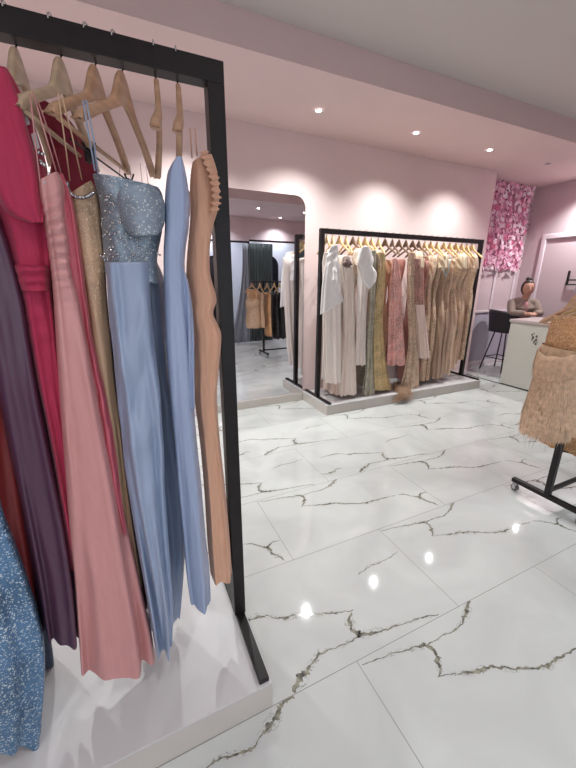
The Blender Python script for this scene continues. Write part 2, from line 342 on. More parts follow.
def hanger(x, y, zbar, rz, m, label, group, zt=.0, bar=True, hw=.022, clips=False, width=.44):
    """wooden hanger; origin on top of the rail, wood top .065 below"""
    key = (m.name, bar, clips, round(hw, 3), width)
    drop = .078 if hw > .02 else .045
    if key not in HG:
        t = thing('wooden_hanger', label, 'hanger', (0,0,0), 0, group, world=False)
        b = hanger_mesh('body', m, width); b.v = [(vx, vy, vz-drop) for vx, vy, vz in b.v]; b.build('body', m, t, smooth=True)
        pts = [(0, 0, -drop-.012), (0, 0, -drop+.010)]
        q = hw+.006
        for i in range(13):
            a = -PI/2+PI*1.25*i/12
            # hook loops over the rail along the rail's cross direction (local x = across the rail)
            pts.append((0+q*math.cos(a)*1.0, 0, -hw*1.25+q+.003-.0+(hw*1.25)*math.sin(a)-q))
        q = hw+.004
        pts = [(0,0,-drop-.012),(0,0,-drop+.004),(q*.6,0,-2*hw-.008),(q+.001,0,-2*hw+.004),(q+.003,0,-hw),(q+.002,0,-.004),(q*.7,0,.004),(0,0,.005),(-q*.7,0,.004),(-q,0,-.002),(-q-.001,0,-.012)]
        b = MB(); b.tube(pts, .0021, 6); b.build('hook', M_CHROME, t, smooth=True)
        if bar:
            b = MB(); b.tube([(-width/2+.03, .014, -drop-.17), (width/2-.03, .014, -drop-.17)], .0055, 8)
            for sx in (-1, 1): b.tube([(sx*(width/2-.03), .014, -drop-.172), (sx*(width/2-.03), .016, -drop-.145)], .005, 6)
            b.build('trouser_bar', m, t, smooth=True)
        if clips:
            b = MB(); b.tube([(-width/2+.04, .0, -drop-.205), (width/2-.02, 0, -drop-.205)], .0025, 6); b.build('clip_bar', M_BLACK, t)
            for sx in (-.09, .17):
                b = MB(); b.box(sx-.012, sx+.012, -.009, -.004, -drop-.225, -drop-.200); b.box(sx-.012, sx+.012, .004, .009, -drop-.225, -drop-.200)
                b.tube([(sx-.012, 0, -drop-.2), (sx+.012, 0, -drop-.2)], .004, 6); b.tube([(sx, -.006, -drop-.2), (sx, -.014, -drop-.182)], .0025, 6); b.tube([(sx, .006, -drop-.2), (sx, .014, -drop-.182)], .0025, 6)
                b.build('clip', M_BLACK, t)
        HG[key] = t; o = t
    else:
        o = copy_tree(HG[key])
    o.location = (x, y, zbar+.003); o.rotation_euler = (0, 0, rz); o['label'] = label; o['group'] = group
    if not group: del o['group']
    return o

# ------------------------------------------------------------------ cloth
def crom(a, b, c, d, t):
    return a*(-.5*t+t*t-.5*t**3)+b*(1-2.5*t*t+1.5*t**3)+c*(.5*t+2*t*t-1.5*t**3)+d*(-.5*t*t+.5*t**3)
def interp(rows, sub):
    out = []; n = len(rows)
    for i in range(n-1):
        r = [rows[max(i-1, 0)], rows[i], rows[i+1], rows[min(i+2, n-1)]]
        for q in range(sub):
            t = q/sub; out.append([crom(r[0][k], r[1][k], r[2][k], r[3][k], t) for k in range(len(rows[0]))])
    out.append(list(rows[-1])); return out
def cloth(secs, mats, name, parent, folds=None, nphi=112, sub=8, exp=2.6, ruche=(), seed=0, mzones=(), cap=True, hemwave=.006, hemcap=False):
    """secs: rows (cx,cy,cz, ux,uy,uz, vx,vy) from top to hem; folds=[(count,amp_top,amp_hem,phase,drift)]"""
    S = interp(secs, sub); n = len(S); vs = []; fs = []; mb = MB(); rnd = random.Random(seed)
    folds = folds or [(7, .0, .12, 0, .6)]
    tot = [0]
    for i in range(1, n): tot.append(tot[-1]+(Vector(S[i][:3])-Vector(S[i-1][:3])).length)
    L = tot[-1]
    for i, s in enumerate(S):
        t = tot[i]/L; c = Vector(s[:3]); u = Vector(s[3:6]); v = Vector((s[6], s[7], 0))
        for j in range(nphi):
            a = 2*PI*j/nphi; ca, sa = math.cos(a), math.sin(a); e = 2/exp
            x = math.copysign(abs(ca)**e, ca); y = math.copysign(abs(sa)**e, sa)
            f = 0
            for (k, a0, a1, ph, dr) in folds:
                wv = .5+.5*math.cos(k*a+ph+dr*t*3+1.8*noise.noise(Vector((ca*1.5, sa*1.5, t*1.5+seed))))
                f += (a0+(a1-a0)*t**1.3)*(wv**1.4)
            f += .02*noise.noise(Vector((ca*3, sa*3, t*8+seed*3)))
            for (t0, t1, amp, fr, sl) in ruche:
                if t0 < t < t1:
                    en = math.sin(PI*(t-t0)/(t1-t0))**.5
                    f += amp*en*(.5+.5*math.sin(t*L*fr+sl*a+1.5*noise.noise(Vector((ca*2, sa*2, t*12+seed)))))
            p = c+u*x*(1-f*.45)+v*y*max(.15, 1-f*2.1)
            if i == n-1: p.z += hemwave*math.sin(5*a+seed)+hemwave*.6*math.sin(11*a)
            vs.append(p)
    for i in range(n-1):
        for j in range(nphi): fs.append((i*nphi+j, i*nphi+(j+1) % nphi, (i+1)*nphi+(j+1) % nphi, (i+1)*nphi+j))
    mb.add(vs, fs)
    mb.mi = [next((k for (t0, t1, k) in mzones if t0 <= tot[q//nphi]/L < t1), 0) for q in range(len(fs))]
    if cap: mb.add(vs[:nphi], [tuple(range(nphi-1, -1, -1))], mb.mi[0])
    if hemcap: mb.add(vs[-nphi:], [tuple(range(nphi))], mb.mi[-1])
    return mb.build(name, mats, parent, smooth=True)
def traced(rows, D, b, grow=1.0):
    """rows (yl,xl,yr,xr[,b[,D]]) -> sections; the outline lies on the near side at depth D, the body reaches 2b behind it"""
    out = []
    for r in rows:
        yl, xl, yr, xr = r[:4]; bb = r[4] if len(r) > 4 else b; DD = r[5] if len(r) > 5 else D
        Lp, Rp = at(xl, yl, DD), at(xr, yr, DD); c = (Lp+Rp)/2; u = (Rp-Lp)/2
        v = Vector((c.x, c.y, 0)).normalized()
        cc = c+v*bb
        k = (cc.xy.length)/(c.xy.length)     # keep the same angular width at the deeper centre
        u = u*(1+(k-1)*.6)*grow
        out.append((cc.x, cc.y, c.z, u.x, u.y, u.z, v.x*bb, v.y*bb))
    return out
def R2(*rows): return [(y, xl, y, xr)+tuple(rest) for (y, xl, xr, *rest) in rows]
def straps(parent, segs, m, r=.0015):
    for s in segs:
        b = MB(); b.tube(s, r, 6); b.build('strap', m, parent, smooth=True)

# ---- near rack
GN = 'long evening gowns on the near rack'; GH = 'pale wooden hangers on the near rack'
ZB = 2.083
HX = [(-.150, 8), (-.064, 16), (.008, 21), (.068, 25), (.152, 6), (.207, 8)]
hl = ['bleached wooden hanger above the magenta gown, leftmost visible on the near rack',
      'bleached wooden hanger carrying the straps of the dusty pink satin gown',
      'pale wooden hanger carrying the straps of the beige beaded gown',
      'pale wooden hanger above the blue gown with the sequined bodice',
      'pale wooden hanger seen edge on above the plain light blue gown',
      'pale wooden hanger closest to the corner of the near rack']
for i, (hx, a) in enumerate(HX):
    hanger(hx, 1.145, ZB, R(90-a), [M_WOODP, M_WOODP, M_WOODL, M_WOODL, M_WOODL, M_WOODL][i], hl[i], GH, bar=(i in (1, 2, 5)), hw=.0245, clips=(i == 2))
for hx, a, lb in ((-.245, 6, 'wooden hanger above the dark purple satin gown'), (-.34, 4, 'wooden hanger above the rust red gown'), (-.46, 6, 'wooden hanger above the blue sequined gown, at the left edge')):
    hanger(hx, 1.145, ZB, R(90-a), M_WOODL, lb, GH, bar=False, hw=.0245)

S_BLUESEQ = sequin('blue_sequins', (92, 128, 164), (214, 226, 232), 330, .13, .35, .35)
S_BODICE = sequin('grey_blue_beading', (146, 160, 174), (214, 216, 212), 420, .07, .4, .25, .5)
S_LACE = mat('slate_lace_underlay', (78, 88, 104), .6, bump=.5, bscale=140)
C_PLUM = satin('plum_satin', (84, 54, 76), .33)
C_MAG = chiffon('magenta_crepe', (176, 40, 78))
C_WINE = chiffon('wine_crepe', (140, 36, 58))
C_RUST = satin('rust_satin', (128, 40, 40), .45)
C_PINK = satin('dusty_pink_satin', (206, 146, 144), .34)
C_PINKB = satin('rose_pink_satin', (200, 96, 110), .42)
C_BEIGE = satin('beige_satin', (208, 174, 142), .45)
S_BEIGE = sequin('beige_beading', (208, 172, 140), (230, 212, 186), 420, .07, .45, .15, .4)
C_BLUE = satin('powder_blue_satin', (152, 166, 192), .34)
C_BLUE2 = satin('light_blue_satin', (154, 168, 198), .36)
C_PEACH = chiffon('peach_chiffon', (214, 164, 136))
C_BROWN = satin('brown_satin', (120, 84, 66), .5)

def gown(label, group=GN, loc=(0,0,0), cat='dress', name='evening_gown'):
    return thing(name, label, cat, loc, 0, group)

# blue sequin gown, far left foreground
g = gown('blue gown covered in silver sequins at the bottom left corner', loc=(-.45, 1.05, .15))
cloth(traced(R2((130,-235,-150,.06),(200,-215,-110,.09),(300,-180,-60,.10),(400,-150,-30,.11),(490,-140,2,.12),(530,-135,13,.12),(600,-125,38,.12),(655,-115,53,.12),(700,-108,55,.12),(758,-100,50,.11)), .93, .12),
      [S_BLUESEQ], 'skirt', g, folds=[(9, .03, .13, 1.2, .5), (5, 0, .06, 0, 1)], seed=2, exp=2.8, hemwave=.012)
cloth(traced(R2((500,-60,12,.06),(560,-50,30,.07),(640,-40,54,.07),(700,-30,60,.07)), 1.2, .07), [S_LACE], 'underskirt', g, folds=[(8, .05, .12, 0, .4)], seed=4)
# rust red gown
g = gown('rust red satin gown mostly hidden between the blue sequined and purple gowns', loc=(-.36, 1.05, .15))
cloth(traced(R2((120,-140,-100,.05),(200,-120,-62,.09),(300,-95,-28,.10),(400,-72,6,.11),(440,-62,11,.11),(500,-48,20,.11),(560,-38,30,.11),(620,-25,38,.11),(655,-18,43,.11)), 1.0, .11, 1.18),
      [C_RUST], 'skirt', g, folds=[(7, .03, .10, .5, .5)], seed=5)
# plum gown
g = gown('dark purple satin gown left of the magenta gown', loc=(-.26, 1.05, .2))
cloth(traced(R2((95,-75,-55,.05),(140,-72,-32,.08),(190,-50,-10,.09),(250,-32,10,.09),(300,-20,24,.10),(350,-10,32,.10),(400,0,40,.11),(450,10,51,.11),(500,20,62,.12),(550,31,72,.12),(600,41,79,.12),(652,50,83,.12)), .97, .12, 1.18),
      [C_PLUM], 'skirt', g, folds=[(6, .02, .16, 2.2, .7), (11, 0, .05, 0, 1.2)], seed=7, exp=2.5)
# magenta gown
g = gown('magenta crepe gown with a flared shoulder and wide waistband', loc=(-.16, 1.1, .3))
cloth(traced(R2((64,-32,4,.04),(80,-36,14,.08),(110,-34,26,.11),(150,-28,38,.12),(190,-16,44,.12),(230,2,48,.10),(262,11,50,.085),(290,19,50,.085),(330,26,55,.10),(380,36,60,.11),(430,47,66,.11),(480,56,74,.11),(530,64,84,.11),(575,72,92,.11)), .985, .11, 1.24),
      [C_MAG], 'gown_body', g, folds=[(6, .04, .10, .3, .8), (13, .0, .05, 1, .4)], seed=9, ruche=((.38, .50, .03, 120, 0),))
cloth(traced(R2((265,11,50,.10),(272,13,50.5,.10),(284,17,50.5,.10),(291,20,50,.10)), .962, .10), [C_MAG], 'waistband', g, folds=[(3, .0, .0, 0, 1)], seed=10, ruche=((.0, 1, .05, 300, .3),), hemwave=0)
sl = traced(R2((66,-24,6,.03,.93),(95,-26,20,.05,.93),(130,-22,30,.06,.93),(170,-14,41,.06,.93),(208,4,44,.04,.94),(222,30,43.5,.008,.95)), .93, .05)
cloth(sl, [C_MAG], 'sleeve', g, hemcap=True, hemwave=0, folds=[(5, .05, .12, 0, 1)], seed=3)
cloth(traced([(150,52,146,84,.03,1.22),(168,48,166,98,.07,1.22),(200,46,206,104,.09,1.22),(260,50,260,92,.08,1.22),(330,55,330,84,.07,1.2)], 1.22, .08), [C_WINE], 'back_panel', g, folds=[(6, .05, .1, 0, 1)], seed=6)
cloth(traced([(100,26,98,44,.02,1.28),(112,30,108,62,.04,1.28),(130,38,124,76,.05,1.28),(152,50,146,86,.05,1.28),(170,56,164,92,.05,1.28)], 1.28, .05), [C_WINE], 'far_sleeve', g, folds=[(4, .05, .1, 0, 1)], seed=8)
for (a_, c_, d_, e_) in (((19, 108), (24, 106), (30, 124), (25, 126)), ((31, 134), (36, 132), (40, 148), (35, 150))):
    b = MB(); q = [at(x_, y_, .99) for x_, y_ in (a_, c_, d_, e_)]; b.add(q+[v_+Vector((0, .0015, 0)) for v_ in q], [(0, 1, 2, 3), (7, 6, 5, 4), (0, 4, 5, 1), (1, 5, 6, 2), (2, 6, 7, 3), (3, 7, 4, 0)]); b.build('care_label', M_PLAT, g, label='white care label')
# dusty pink gown
g = gown('long dusty pink satin gown with a gathered bodice and thin straps', loc=(-.1, 1.05, .2))
cloth(traced([(180,38,170,58,.03),(192,38,184,64,.07),(215,42,212,66,.09),(240,46,240,70,.09),(268,50,268,72,.085),(300,53,300,80,.09),(340,56,340,88,.10),(400,60,400,100,.11),(450,64,450,110,.12),(500,68,500,122,.12),(550,72,550,133,.12),(600,77,600,144,.12),(650,81,648,155,.12),(691,84,674,159,.12)], .94, .12),
      [C_PINK], 'gown_body', g, folds=[(5, .03, .15, 2.6, .6), (9, .0, .06, 1, .3)], seed=12, exp=3.2, ruche=((.04, .21, .09, 270, 1.6),), hemwave=.004)
cloth(traced([(176,50,172,63,.03),(205,55,200,73,.04),(235,60,235,79,.04),(270,65,270,84,.04),(300,71,300,88,.04),(340,78,340,94,.04),(400,90,400,107,.04),(450,100,450,116,.04),(500,113,500,122,.03),(535,124,535,127,.015)], .975, .04), [C_PINKB], 'draped_panel', g, folds=[(5, .1, .15, 0, 1.5)], seed=13, ruche=((.2, .9, .12, 60, 2),))
straps(g, [[at(30,93,.945), at(34,130,.945), at(40,182,.945)], [at(33,92,.945), at(44,130,.945), at(57,174,.97)], [at(36,96,1.0), at(50,135,1.0), at(62,176,1.02)]], C_PINK)
bd = MB(); p = at(45,168,.95)
for i in range(9): bd.ball(p+Vector((random.uniform(-.008, .008), random.uniform(-.004, .004), random.uniform(-.03, .03))), .0045, 8, 6)
bd.build('jewelled_pendant', M_CHROME, g, smooth=True)
# beige gown
g = gown('slim beige gown with a beaded neckline between the pink and blue gowns', loc=(0, 1.1, .35))
cloth(traced([(193,70,180,90,.03),(206,66,196,96,.06),(230,72,230,100,.07),(260,77,260,103,.07),(300,84,300,106,.07),(340,90,340,110,.08),(380,97,380,114,.08),(430,107,430,121,.08),(480,115,480,127,.08),(530,122,530,134,.08),(590,131,590,143,.08)], 1.02, .08, 1.18),
      [C_BEIGE, S_BEIGE], 'gown_body', g, folds=[(6, .03, .10, 0, .8)], seed=15, mzones=((0, .25, 1),))
b = MB()
for i in range(46):
    t = i/45; a = PI*(.95+.75*t); q = at(82+15*math.cos(a)+t*2, 186-16*math.sin(a)-t*6+0, 1.0)
    b.ball(q+Vector((0, random.uniform(-.003, .003), 0)), .0042, 7, 5)
b.build('beaded_trim', M_CHROME, g, smooth=True)
straps(g, [[at(58,93,.955), at(64,135,.97), at(70,181,1.02)], [at(61,93,.955), at(72,135,.97), at(82,180,1.03)]], C_BEIGE)
cloth(traced(R2((330,92,112,.04),(380,98,118,.05),(430,104,126,.05),(500,112,136,.06),(560,120,146,.06),(610,128,152,.06)), 1.16, .05), [C_BROWN], 'lining', g, folds=[(5, .1, .2, 0, 1)], seed=16)
# powder blue gown with beaded bodice
g = gown('powder blue gown with a grey beaded bodice and draped skirt', loc=(.1, 1.1, .2))
cloth(traced([(171,92,186,160,.03),(181,94,193,164,.07),(205,99,212,165,.09),(232,101,234,162,.085),(258,103,258,158,.08),(272,104,284,160,.085)], .97, .09),
      [S_BODICE], 'bodice', g, folds=[(5, .05, .05, 0, .4)], seed=21, exp=2.5, hemwave=.001)
cloth(traced([(190,118,182,150,.02,.93),(200,116,196,164,.045,.93),(222,122,220,165,.045,.93),(236,132,234,158,.02,.93)], .93, .04), [S_BODICE, C_BLUE], 'bust_cup', g, hemcap=True, hemwave=0, folds=[(3, .03, .03, 0, .4)], seed=22, exp=2.2)
SK = traced([(262,104,262,158,.07),(290,106,290,168,.09),(340,110,340,172,.10),(400,117,400,178,.11),(450,121,450,184,.12),(500,128,500,188,.12),(550,137,550,188,.12),(600,147,598,185,.11),(640,150,632,182,.10)], 1.08, .11)
cloth(traced(R2((262,104,150,.05),(300,107,152,.06),(350,111,157,.07),(400,117,163,.07),(450,122,166,.075),(500,129,167,.075),(560,139,171,.075),(620,149,175,.075),(664,156,175,.075)), .93, .06),
      [C_BLUE], 'draped_front', g, folds=[(5, .10, .32, 2.2, -1.9), (11, .02, .12, .5, -.9)], seed=27, exp=2.2, ruche=((.0, .5, .10, 26, 2.6),))
cloth(SK, [C_BLUE], 'skirt', g, folds=[(5, .06, .20, 2.9, -1.7), (9, .0, .09, .5, -.9)], seed=24, exp=2.8, ruche=((.02, .5, .06, 24, 2.4),))
b = MB()
for q0, q1 in (((120,165),(118,192)), ((130,165),(131,192)), ((140,163),(143,190)), ((146,166),(149,190))):
    b = MB(); b.tube([at(*q0, 1.3), at(q1[0], q1[1], 1.1)], .0011, 5); b.build('clear_loop', M_CLEAR, g)
straps(g, [[at(83,100,.955), at(88,130,.96), at(95,171,.97)], [at(86,100,.955), at(93,135,.96), at(98,174,.98)]], C_BLUE, .0018)
b = MB(); rr = random.Random(4)
Tb = traced([(181,94,193,164,.07),(205,99,212,165,.09),(232,101,234,162,.085),(262,103,258,156,.08)], .97, .09)
for i in range(150):
    x = rr.uniform(100, 160); y = rr.uniform(192, 262); b.ball(at(x, y, .962+.0003*abs(x-131)), rr.choice((.0018, .0026, .0036)), 6, 4)
b.build('beads', M_CHROME, g, smooth=True)
# plain light blue gown
g = gown('plain light blue satin gown with a pointed one-shoulder top', loc=(.17, 1.1, .25))
cloth(traced([(156,176,156,182,.015),(163,170,165,185,.04),(172,166,174,187,.06),(195,164,195,190,.07),(225,164,225,189,.07),(246,163,246,186,.065),(268,163,268,185,.065),(300,164,300,187,.07),(350,166,350,191,.08),(400,170,400,194,.08),(450,175,450,198,.08),(500,179,500,203,.09),(550,184,550,207,.09),(585,187,585,211,.085),(614,191,614,212,.08)], .95, .08),
      [C_BLUE2], 'gown_body', g, folds=[(4, .03, .12, .4, .6), (9, 0, .04, 0, .6)], seed=31, exp=2.5, hemwave=.003)
cloth(traced(R2((262,176,182,.02,.96),(290,180,190,.03,.96),(330,184,194,.03,.96),(380,187,195,.025,.96),(410,190,195,.015,.96)), .96, .03), [C_BLUE2], 'side_ruffle', g, folds=[(5, .15, .2, 0, 3)], seed=32)
# peach gown
g = gown('peach chiffon gown with a ruffled shoulder, hung nearest the rack corner', loc=(.24, 1.1, .35))
cloth(traced([(160,192,152,212,.03),(170,190,166,217,.05),(185,189,185,219,.06),(205,190,205,218,.06),(225,189,225,213,.06),(250,187,250,210,.06),(275,186,275,211,.065),(300,188,300,217,.07),(316,189,316,214,.07),(338,191,338,222,.07),(370,193,370,220,.07),(400,194,400,218,.075),(440,199,440,220,.08),(480,203,480,224,.08),(520,206,520,228,.08),(555,208,555,231,.08),(587,211,586,233,.08)], 1.05, .07),
      [C_PEACH], 'gown_body', g, folds=[(6, .02, .10, 1, .5), (11, 0, .04, 0, .4)], seed=41, exp=2.4, ruche=((.30, .52, .04, 34, 2.5),), hemwave=.004)
b = MB(); prev = None; ruf = []
for i in range(60):
    t = i/59; x = 205+14*math.sin(t*2.2)+1.6*math.sin(t*60); y = 150+62*t
    a = at(x+.8+1.0*math.sin(t*75), y, 1.045); c = at(x-6, y+2, 1.03); ruf.append((a, c))
for (a, c), (a2, c2) in zip(ruf[:-1], ruf[1:]): b.add([a, c, c2, a2], [(0, 1, 2, 3)])
b.add(*(lambda rr_: ([p+Vector((0, .003, 0)) for ac in rr_ for p in ac], [(2*i, 2*i+1, 2*i+3, 2*i+2) for i in range(len(rr_)-1)]))(ruf))
b.build('ruffle', C_PEACH, g, smooth=True)
straps(g, [[at(190,128,1.0), at(192,158,1.06)], [at(195,128,1.0), at(197,156,1.06)]], C_PEACH, .0018)
# care label seen between blue gowns
# ------------------------------------------------------------------ far rack gowns
GF = 'gowns on the long rack by the far wall'; GFH = 'small hangers on the far rack'
FYC, FZB = 3.535, 2.04
def far_gown(x, label, mats, prof, rot=4, folds=None, mz=(), exp=2.2, seed=1, hm=M_WOODG, hlabel='', yo=0, ruche=(), extra=None):
    """prof rows (z, half width along the hanger, half thickness[, shift])"""
    a = R(rot); w = Vector((math.sin(a), math.cos(a), 0)); n = Vector((w.y, -w.x, 0))
    g = gown(label, GF, (x, FYC, .13))
    secs = []
    for r in prof:
        z, hw, th = r[:3]; sh = r[3] if len(r) > 3 else 0
        secs.append((x+n.x*sh*0+w.x*sh, FYC+yo+w.y*sh, z, w.x*hw, w.y*hw, 0, n.x*th, n.y*th))
    if extra: secs = traced(R2(*extra), 3.30, .07)
    cloth(secs, mats, 'gown_body', g, folds=folds or [(8, .06, .22, seed, .5), (13, .04, .12, 0, .5)], nphi=80, sub=6, exp=exp, seed=seed, mzones=mz, ruche=ruche)
    hanger(x, FYC, FZB, R(90)-a, hm, hlabel, GFH, bar=False, hw=.026)
    return g, w, n
F_WHITE = satin('ivory_satin', (244, 232, 224), .5); F_WHITES = satin('white_satin', (250, 246, 243), .4)
F_CREAM = chiffon('cream_chiffon', (240, 224, 212)); F_BLUSH = chiffon('blush_chiffon', (236, 210, 198))
F_SILV = sequin('silver_beading', (200, 188, 174), (236, 228, 214), 150, .2, .45, .15, .5)
F_GREEN = sequin('grey_green_sequins', (182, 176, 158), (220, 214, 196), 150, .14, .45, .2, .5)
F_GOLD = sequin('ochre_sequins', (206, 178, 130), (232, 214, 172), 150, .12, .45, .2, .5)
F_PINK = sequin('coral_pink_sequins', (230, 166, 156), (248, 214, 206), 140, .2, .5, .1, .5)
F_PEACH = satin('tan_pink_satin', (196, 148, 122), .5)
F_ROSE = chiffon('old_rose_chiffon', (180, 124, 114)); F_ROSES = sequin('old_rose_sequins', (184, 132, 120), (226, 194, 180), 150, .15, .5, .1, .5)
F_TAN = sequin('tan_sequins', (208, 176, 150), (240, 222, 198), 140, .22, .45, .15, .5)
F_TAUPE = satin('taupe_satin', (194, 166, 144), .45); F_CHAMP = satin('champagne_satin', (224, 194, 170), .45)
F_CHAMPS = sequin('champagne_sequins', (220, 188, 160), (246, 228, 204), 140, .22, .45, .15, .5)
F_FEATH = mat('brown_tulle', (170, 138, 114), .9, var=.3, vscale=40)
def long_(hem, wt=.15, wh=.22, th=.05, fl=1.3): return [(1.80, wt*.75, .018), (1.76, wt, .03), (1.62, wt*.95, .042), (1.45, wt*.72, .038), (1.30, wt*.78, .042), (1.0, wt*1.1, th), (.6, (wh+wt)/2*1.05, th*1.15), ((.6+hem)/2, wh*.97, th*(1.15+fl)/2), (hem, wh, th*fl)]
FG = [
 (2.12, 'ivory gown with ruffled sleeves, first in the far rack beside the mirror', [F_WHITE], long_(.24, .15, .19, .045), 6, M_WOODG),
 (2.19, 'long ivory gown with a bright white satin overlay, second in the far rack', [F_WHITE], long_(.33, .16, .17, .045), 8, M_WOODG),
 (2.28, 'blush chiffon gown behind the white satin overlay', [F_BLUSH], long_(.16, .15, .19, .045), 4, M_WOODG),
 (2.37, 'cream chiffon gown with a grey rose at the shoulder', [F_CREAM], long_(.14, .14, .19, .05), 2, M_WOODG),
 (2.46, 'pale blush gown just right of the one with the grey rose', [F_BLUSH, F_SILV], long_(.30, .14, .17, .045), 2, M_WOODD),
 (2.54, 'ivory gown with a large satin bow at the chest', [F_WHITE], long_(.50, .15, .16, .045), 5, M_WOODG),
 (2.63, 'grey green sequined gown right of the bow gown', [F_GREEN], long_(.15, .13, .20, .045, 2.0), 3, M_WOODG),
 (2.72, 'slim grey green gown beside the ochre sequined gown', [F_GREEN, F_TAUPE], long_(.20, .15, .18, .04), 6, M_WOODG),
 (2.82, 'ochre sequined gown flaring to the platform', [F_GOLD], long_(.14, .14, .24, .05, 2.4), 6, M_WOODG),
 (2.92, 'tan pink satin gown left of the coral sequined gown', [F_PEACH], long_(.46, .15, .16, .05), 4, M_WOODD),
 (3.03, 'knee-length coral pink sequined gown in the middle of the far rack', [F_PINK], long_(.43, .14, .20, .055, 1.9), 2, M_WOODD),
 (3.13, 'old rose chiffon gown right behind the coral sequined gown', [F_ROSE], long_(.48, .14, .16, .05), 3, M_WOODD),
 (3.24, 'tan sequined gown ending in brown tulle over the platform edge', [F_TAN], long_(.16, .14, .21, .055, 2.3), 2, M_WOODD),
 (3.35, 'short blush satin gown with a rosy sequined top', [F_BLUSH, F_ROSES], long_(.50, .15, .17, .06, 1.6), 3, M_WOODD),
 (3.45, 'old rose gown between the blush satin and gold sequined ones', [F_ROSE, F_ROSES], long_(.18, .14, .17, .05), 4, M_WOODD),
 (3.55, 'rosy chiffon gown with sparkling top on the right half of the rack', [F_ROSE, F_ROSES], long_(.22, .13, .16, .045), 4, M_WOODG),
 (3.65, 'gold sequined gown left of the taupe gowns', [F_CHAMPS], long_(.17, .14, .18, .05), 5, M_WOODG),
 (3.76, 'tan sparkling gown left of the one with the pale blue collar', [F_TAN], long_(.18, .15, .17, .05), 5, M_WOODG),
 (3.88, 'taupe satin gown with a pale blue V collar', [F_TAUPE], long_(.19, .15, .18, .055), 6, M_WOODG),
 (3.99, 'dark taupe gown right of the pale blue collar', [F_TAUPE, F_CHAMPS], long_(.19, .15, .17, .05), 6, M_WOODG),
 (4.10, 'champagne satin gown on the right half of the rack', [F_CHAMP, F_CHAMPS], long_(.22, .15, .17, .05), 8, M_WOODG),
 (4.21, 'champagne sequined gown third from the right end of the rack', [F_CHAMPS], long_(.30, .15, .17, .05), 10, M_WOODG),
 (4.31, 'tan champagne gown second from the right end of the rack', [F_CHAMP], long_(.36, .15, .16, .05), 12, M_WOODG),
 (4.41, 'champagne sequined gown at the right end of the far rack', [F_CHAMPS], long_(.40, .15, .15, .05), 14, M_WOODG)]
TR = {0: [(252,324,334,.03),(262,322,340),(280,322,342),(320,322,342),(360,323,342),(384,325,342)],
      3: [(256,342,350,.03),(264,340,353),(300,342,355),(340,343,355),(396,338,357)],
      5: [(252,359,368,.03),(262,357,372),(290,357,368),(330,356,366),(366,354,366)],
      6: [(250,371,376,.03),(262,369,377),(300,369,377),(340,367,374),(370,365,374),(397,361,375)],
      8: [(252,379,384,.03),(262,378,386),(290,375,385),(320,373,383),(350,372,385),(375,372,388),(391,372,392)],
      10: [(258,393,398,.03),(268,391,400),(290,389,402),(320,388,403),(350,387,405),(366,386,406)],
      12: [(252,409,415,.03),(264,407,417),(300,407,416),(340,408,417),(365,405,419),(389,399,419)],
      13: [(258,413,420,.03),(272,412,424),(300,413,424),(330,416,427),(359,418,430)]}
hword = ['first', 'second', 'third', 'fourth', 'fifth', 'sixth', 'seventh', 'eighth', 'ninth', 'tenth', 'eleventh', 'twelfth']
FGO = []
F_RUF = chiffon('cream_ruffle', (228, 208, 180))
for i, (x, lb, ms, prof, rot, hm) in enumerate(FG):
    side = ('%s hanger from the left on the far rack' % hword[i]) if i < 12 else ('%s hanger from the right on the far rack' % hword[23-i])
    mz = ((0, .42, 1),) if len(ms) > 1 else ()
    jr = random.Random(i*7+3); dz = jr.uniform(-.07, .01); kk = jr.uniform(.85, 1.15); wk = jr.uniform(.8, 1.15)
    prof = [(z+dz*(1-q_/8), hw_*(kk if q_ > 4 else 1)*(wk if q_ in (3, 4) else 1), th_*(jr.uniform(.85, 1.2)), jr.uniform(-.012, .012)) for q_, (z, hw_, th_) in enumerate(prof)]
    FGO.append(far_gown(x, lb, ms, prof, rot+(0, 6, -7, 9, -4, 3, -9)[i % 7], mz=mz, seed=50+i, hm=hm, hlabel=side, extra=TR.get(i)))
# tulle feather hem spilling over the platform edge
def fringe(name, parent, m, pts, ln, wd, seed=0, droop=.3):
    """pts: list of (point, outward dir); one thin tapering strand each"""
    rr = random.Random(seed); b = MB()
    for p, d in pts:
        l = ln*rr.uniform(.6, 1.2); d = Vector(d); s = Vector((rr.uniform(-1, 1), rr.uniform(-1, 1), 0))*.22
        a = p; m1 = p+(d*droop+s*.4)*l*.5+Vector((0, 0, -l*.5)); e = p+(d*droop*1.2+s)*l*.8+Vector((0, 0, -l))
        t = Vector((-d.y, d.x, 0)); t = t.normalized()*wd if t.length > 0 else Vector((wd, 0, 0))
        b.add([a-t, a+t, m1+t*.8, m1-t*.8, e], [(0, 1, 2, 3), (3, 2, 4)])
    o = b.build(name, m, parent); o['kind'] = 'stuff'; return o
g24 = FGO[12][0]; pp = []
rr = random.Random(8)
for i in range(1000):
    a = rr.uniform(0, 2*PI); r_ = rr.uniform(.55, 1.0); k = rr.random()
    p = Vector((3.22+.09*math.cos(a)*r_-.06*k, 3.36+.12*math.sin(a)*r_-.12*k, .21-.06*k)); pp.append((p, (math.cos(a)*.6-.3, math.sin(a)*.5-.8, 0)))
fringe('tulle_hem', g24, F_FEATH, pp, .09, .0014, 2, .6)
pp = []
for i in range(900):
    a = rr.uniform(0, 2*PI); k = rr.gauss(0, 1); k2 = rr.gauss(0, 1)
    p = Vector((3.10+.05*k, 3.195+.02*rr.uniform(-1, 1), .15-.02*abs(k)-.03*rr.random())); pp.append((p, (math.cos(a)*.9, -.5, 0)))
fringe('tulle_train', g24, F_FEATH, pp, .08, .0012, 3, .6)
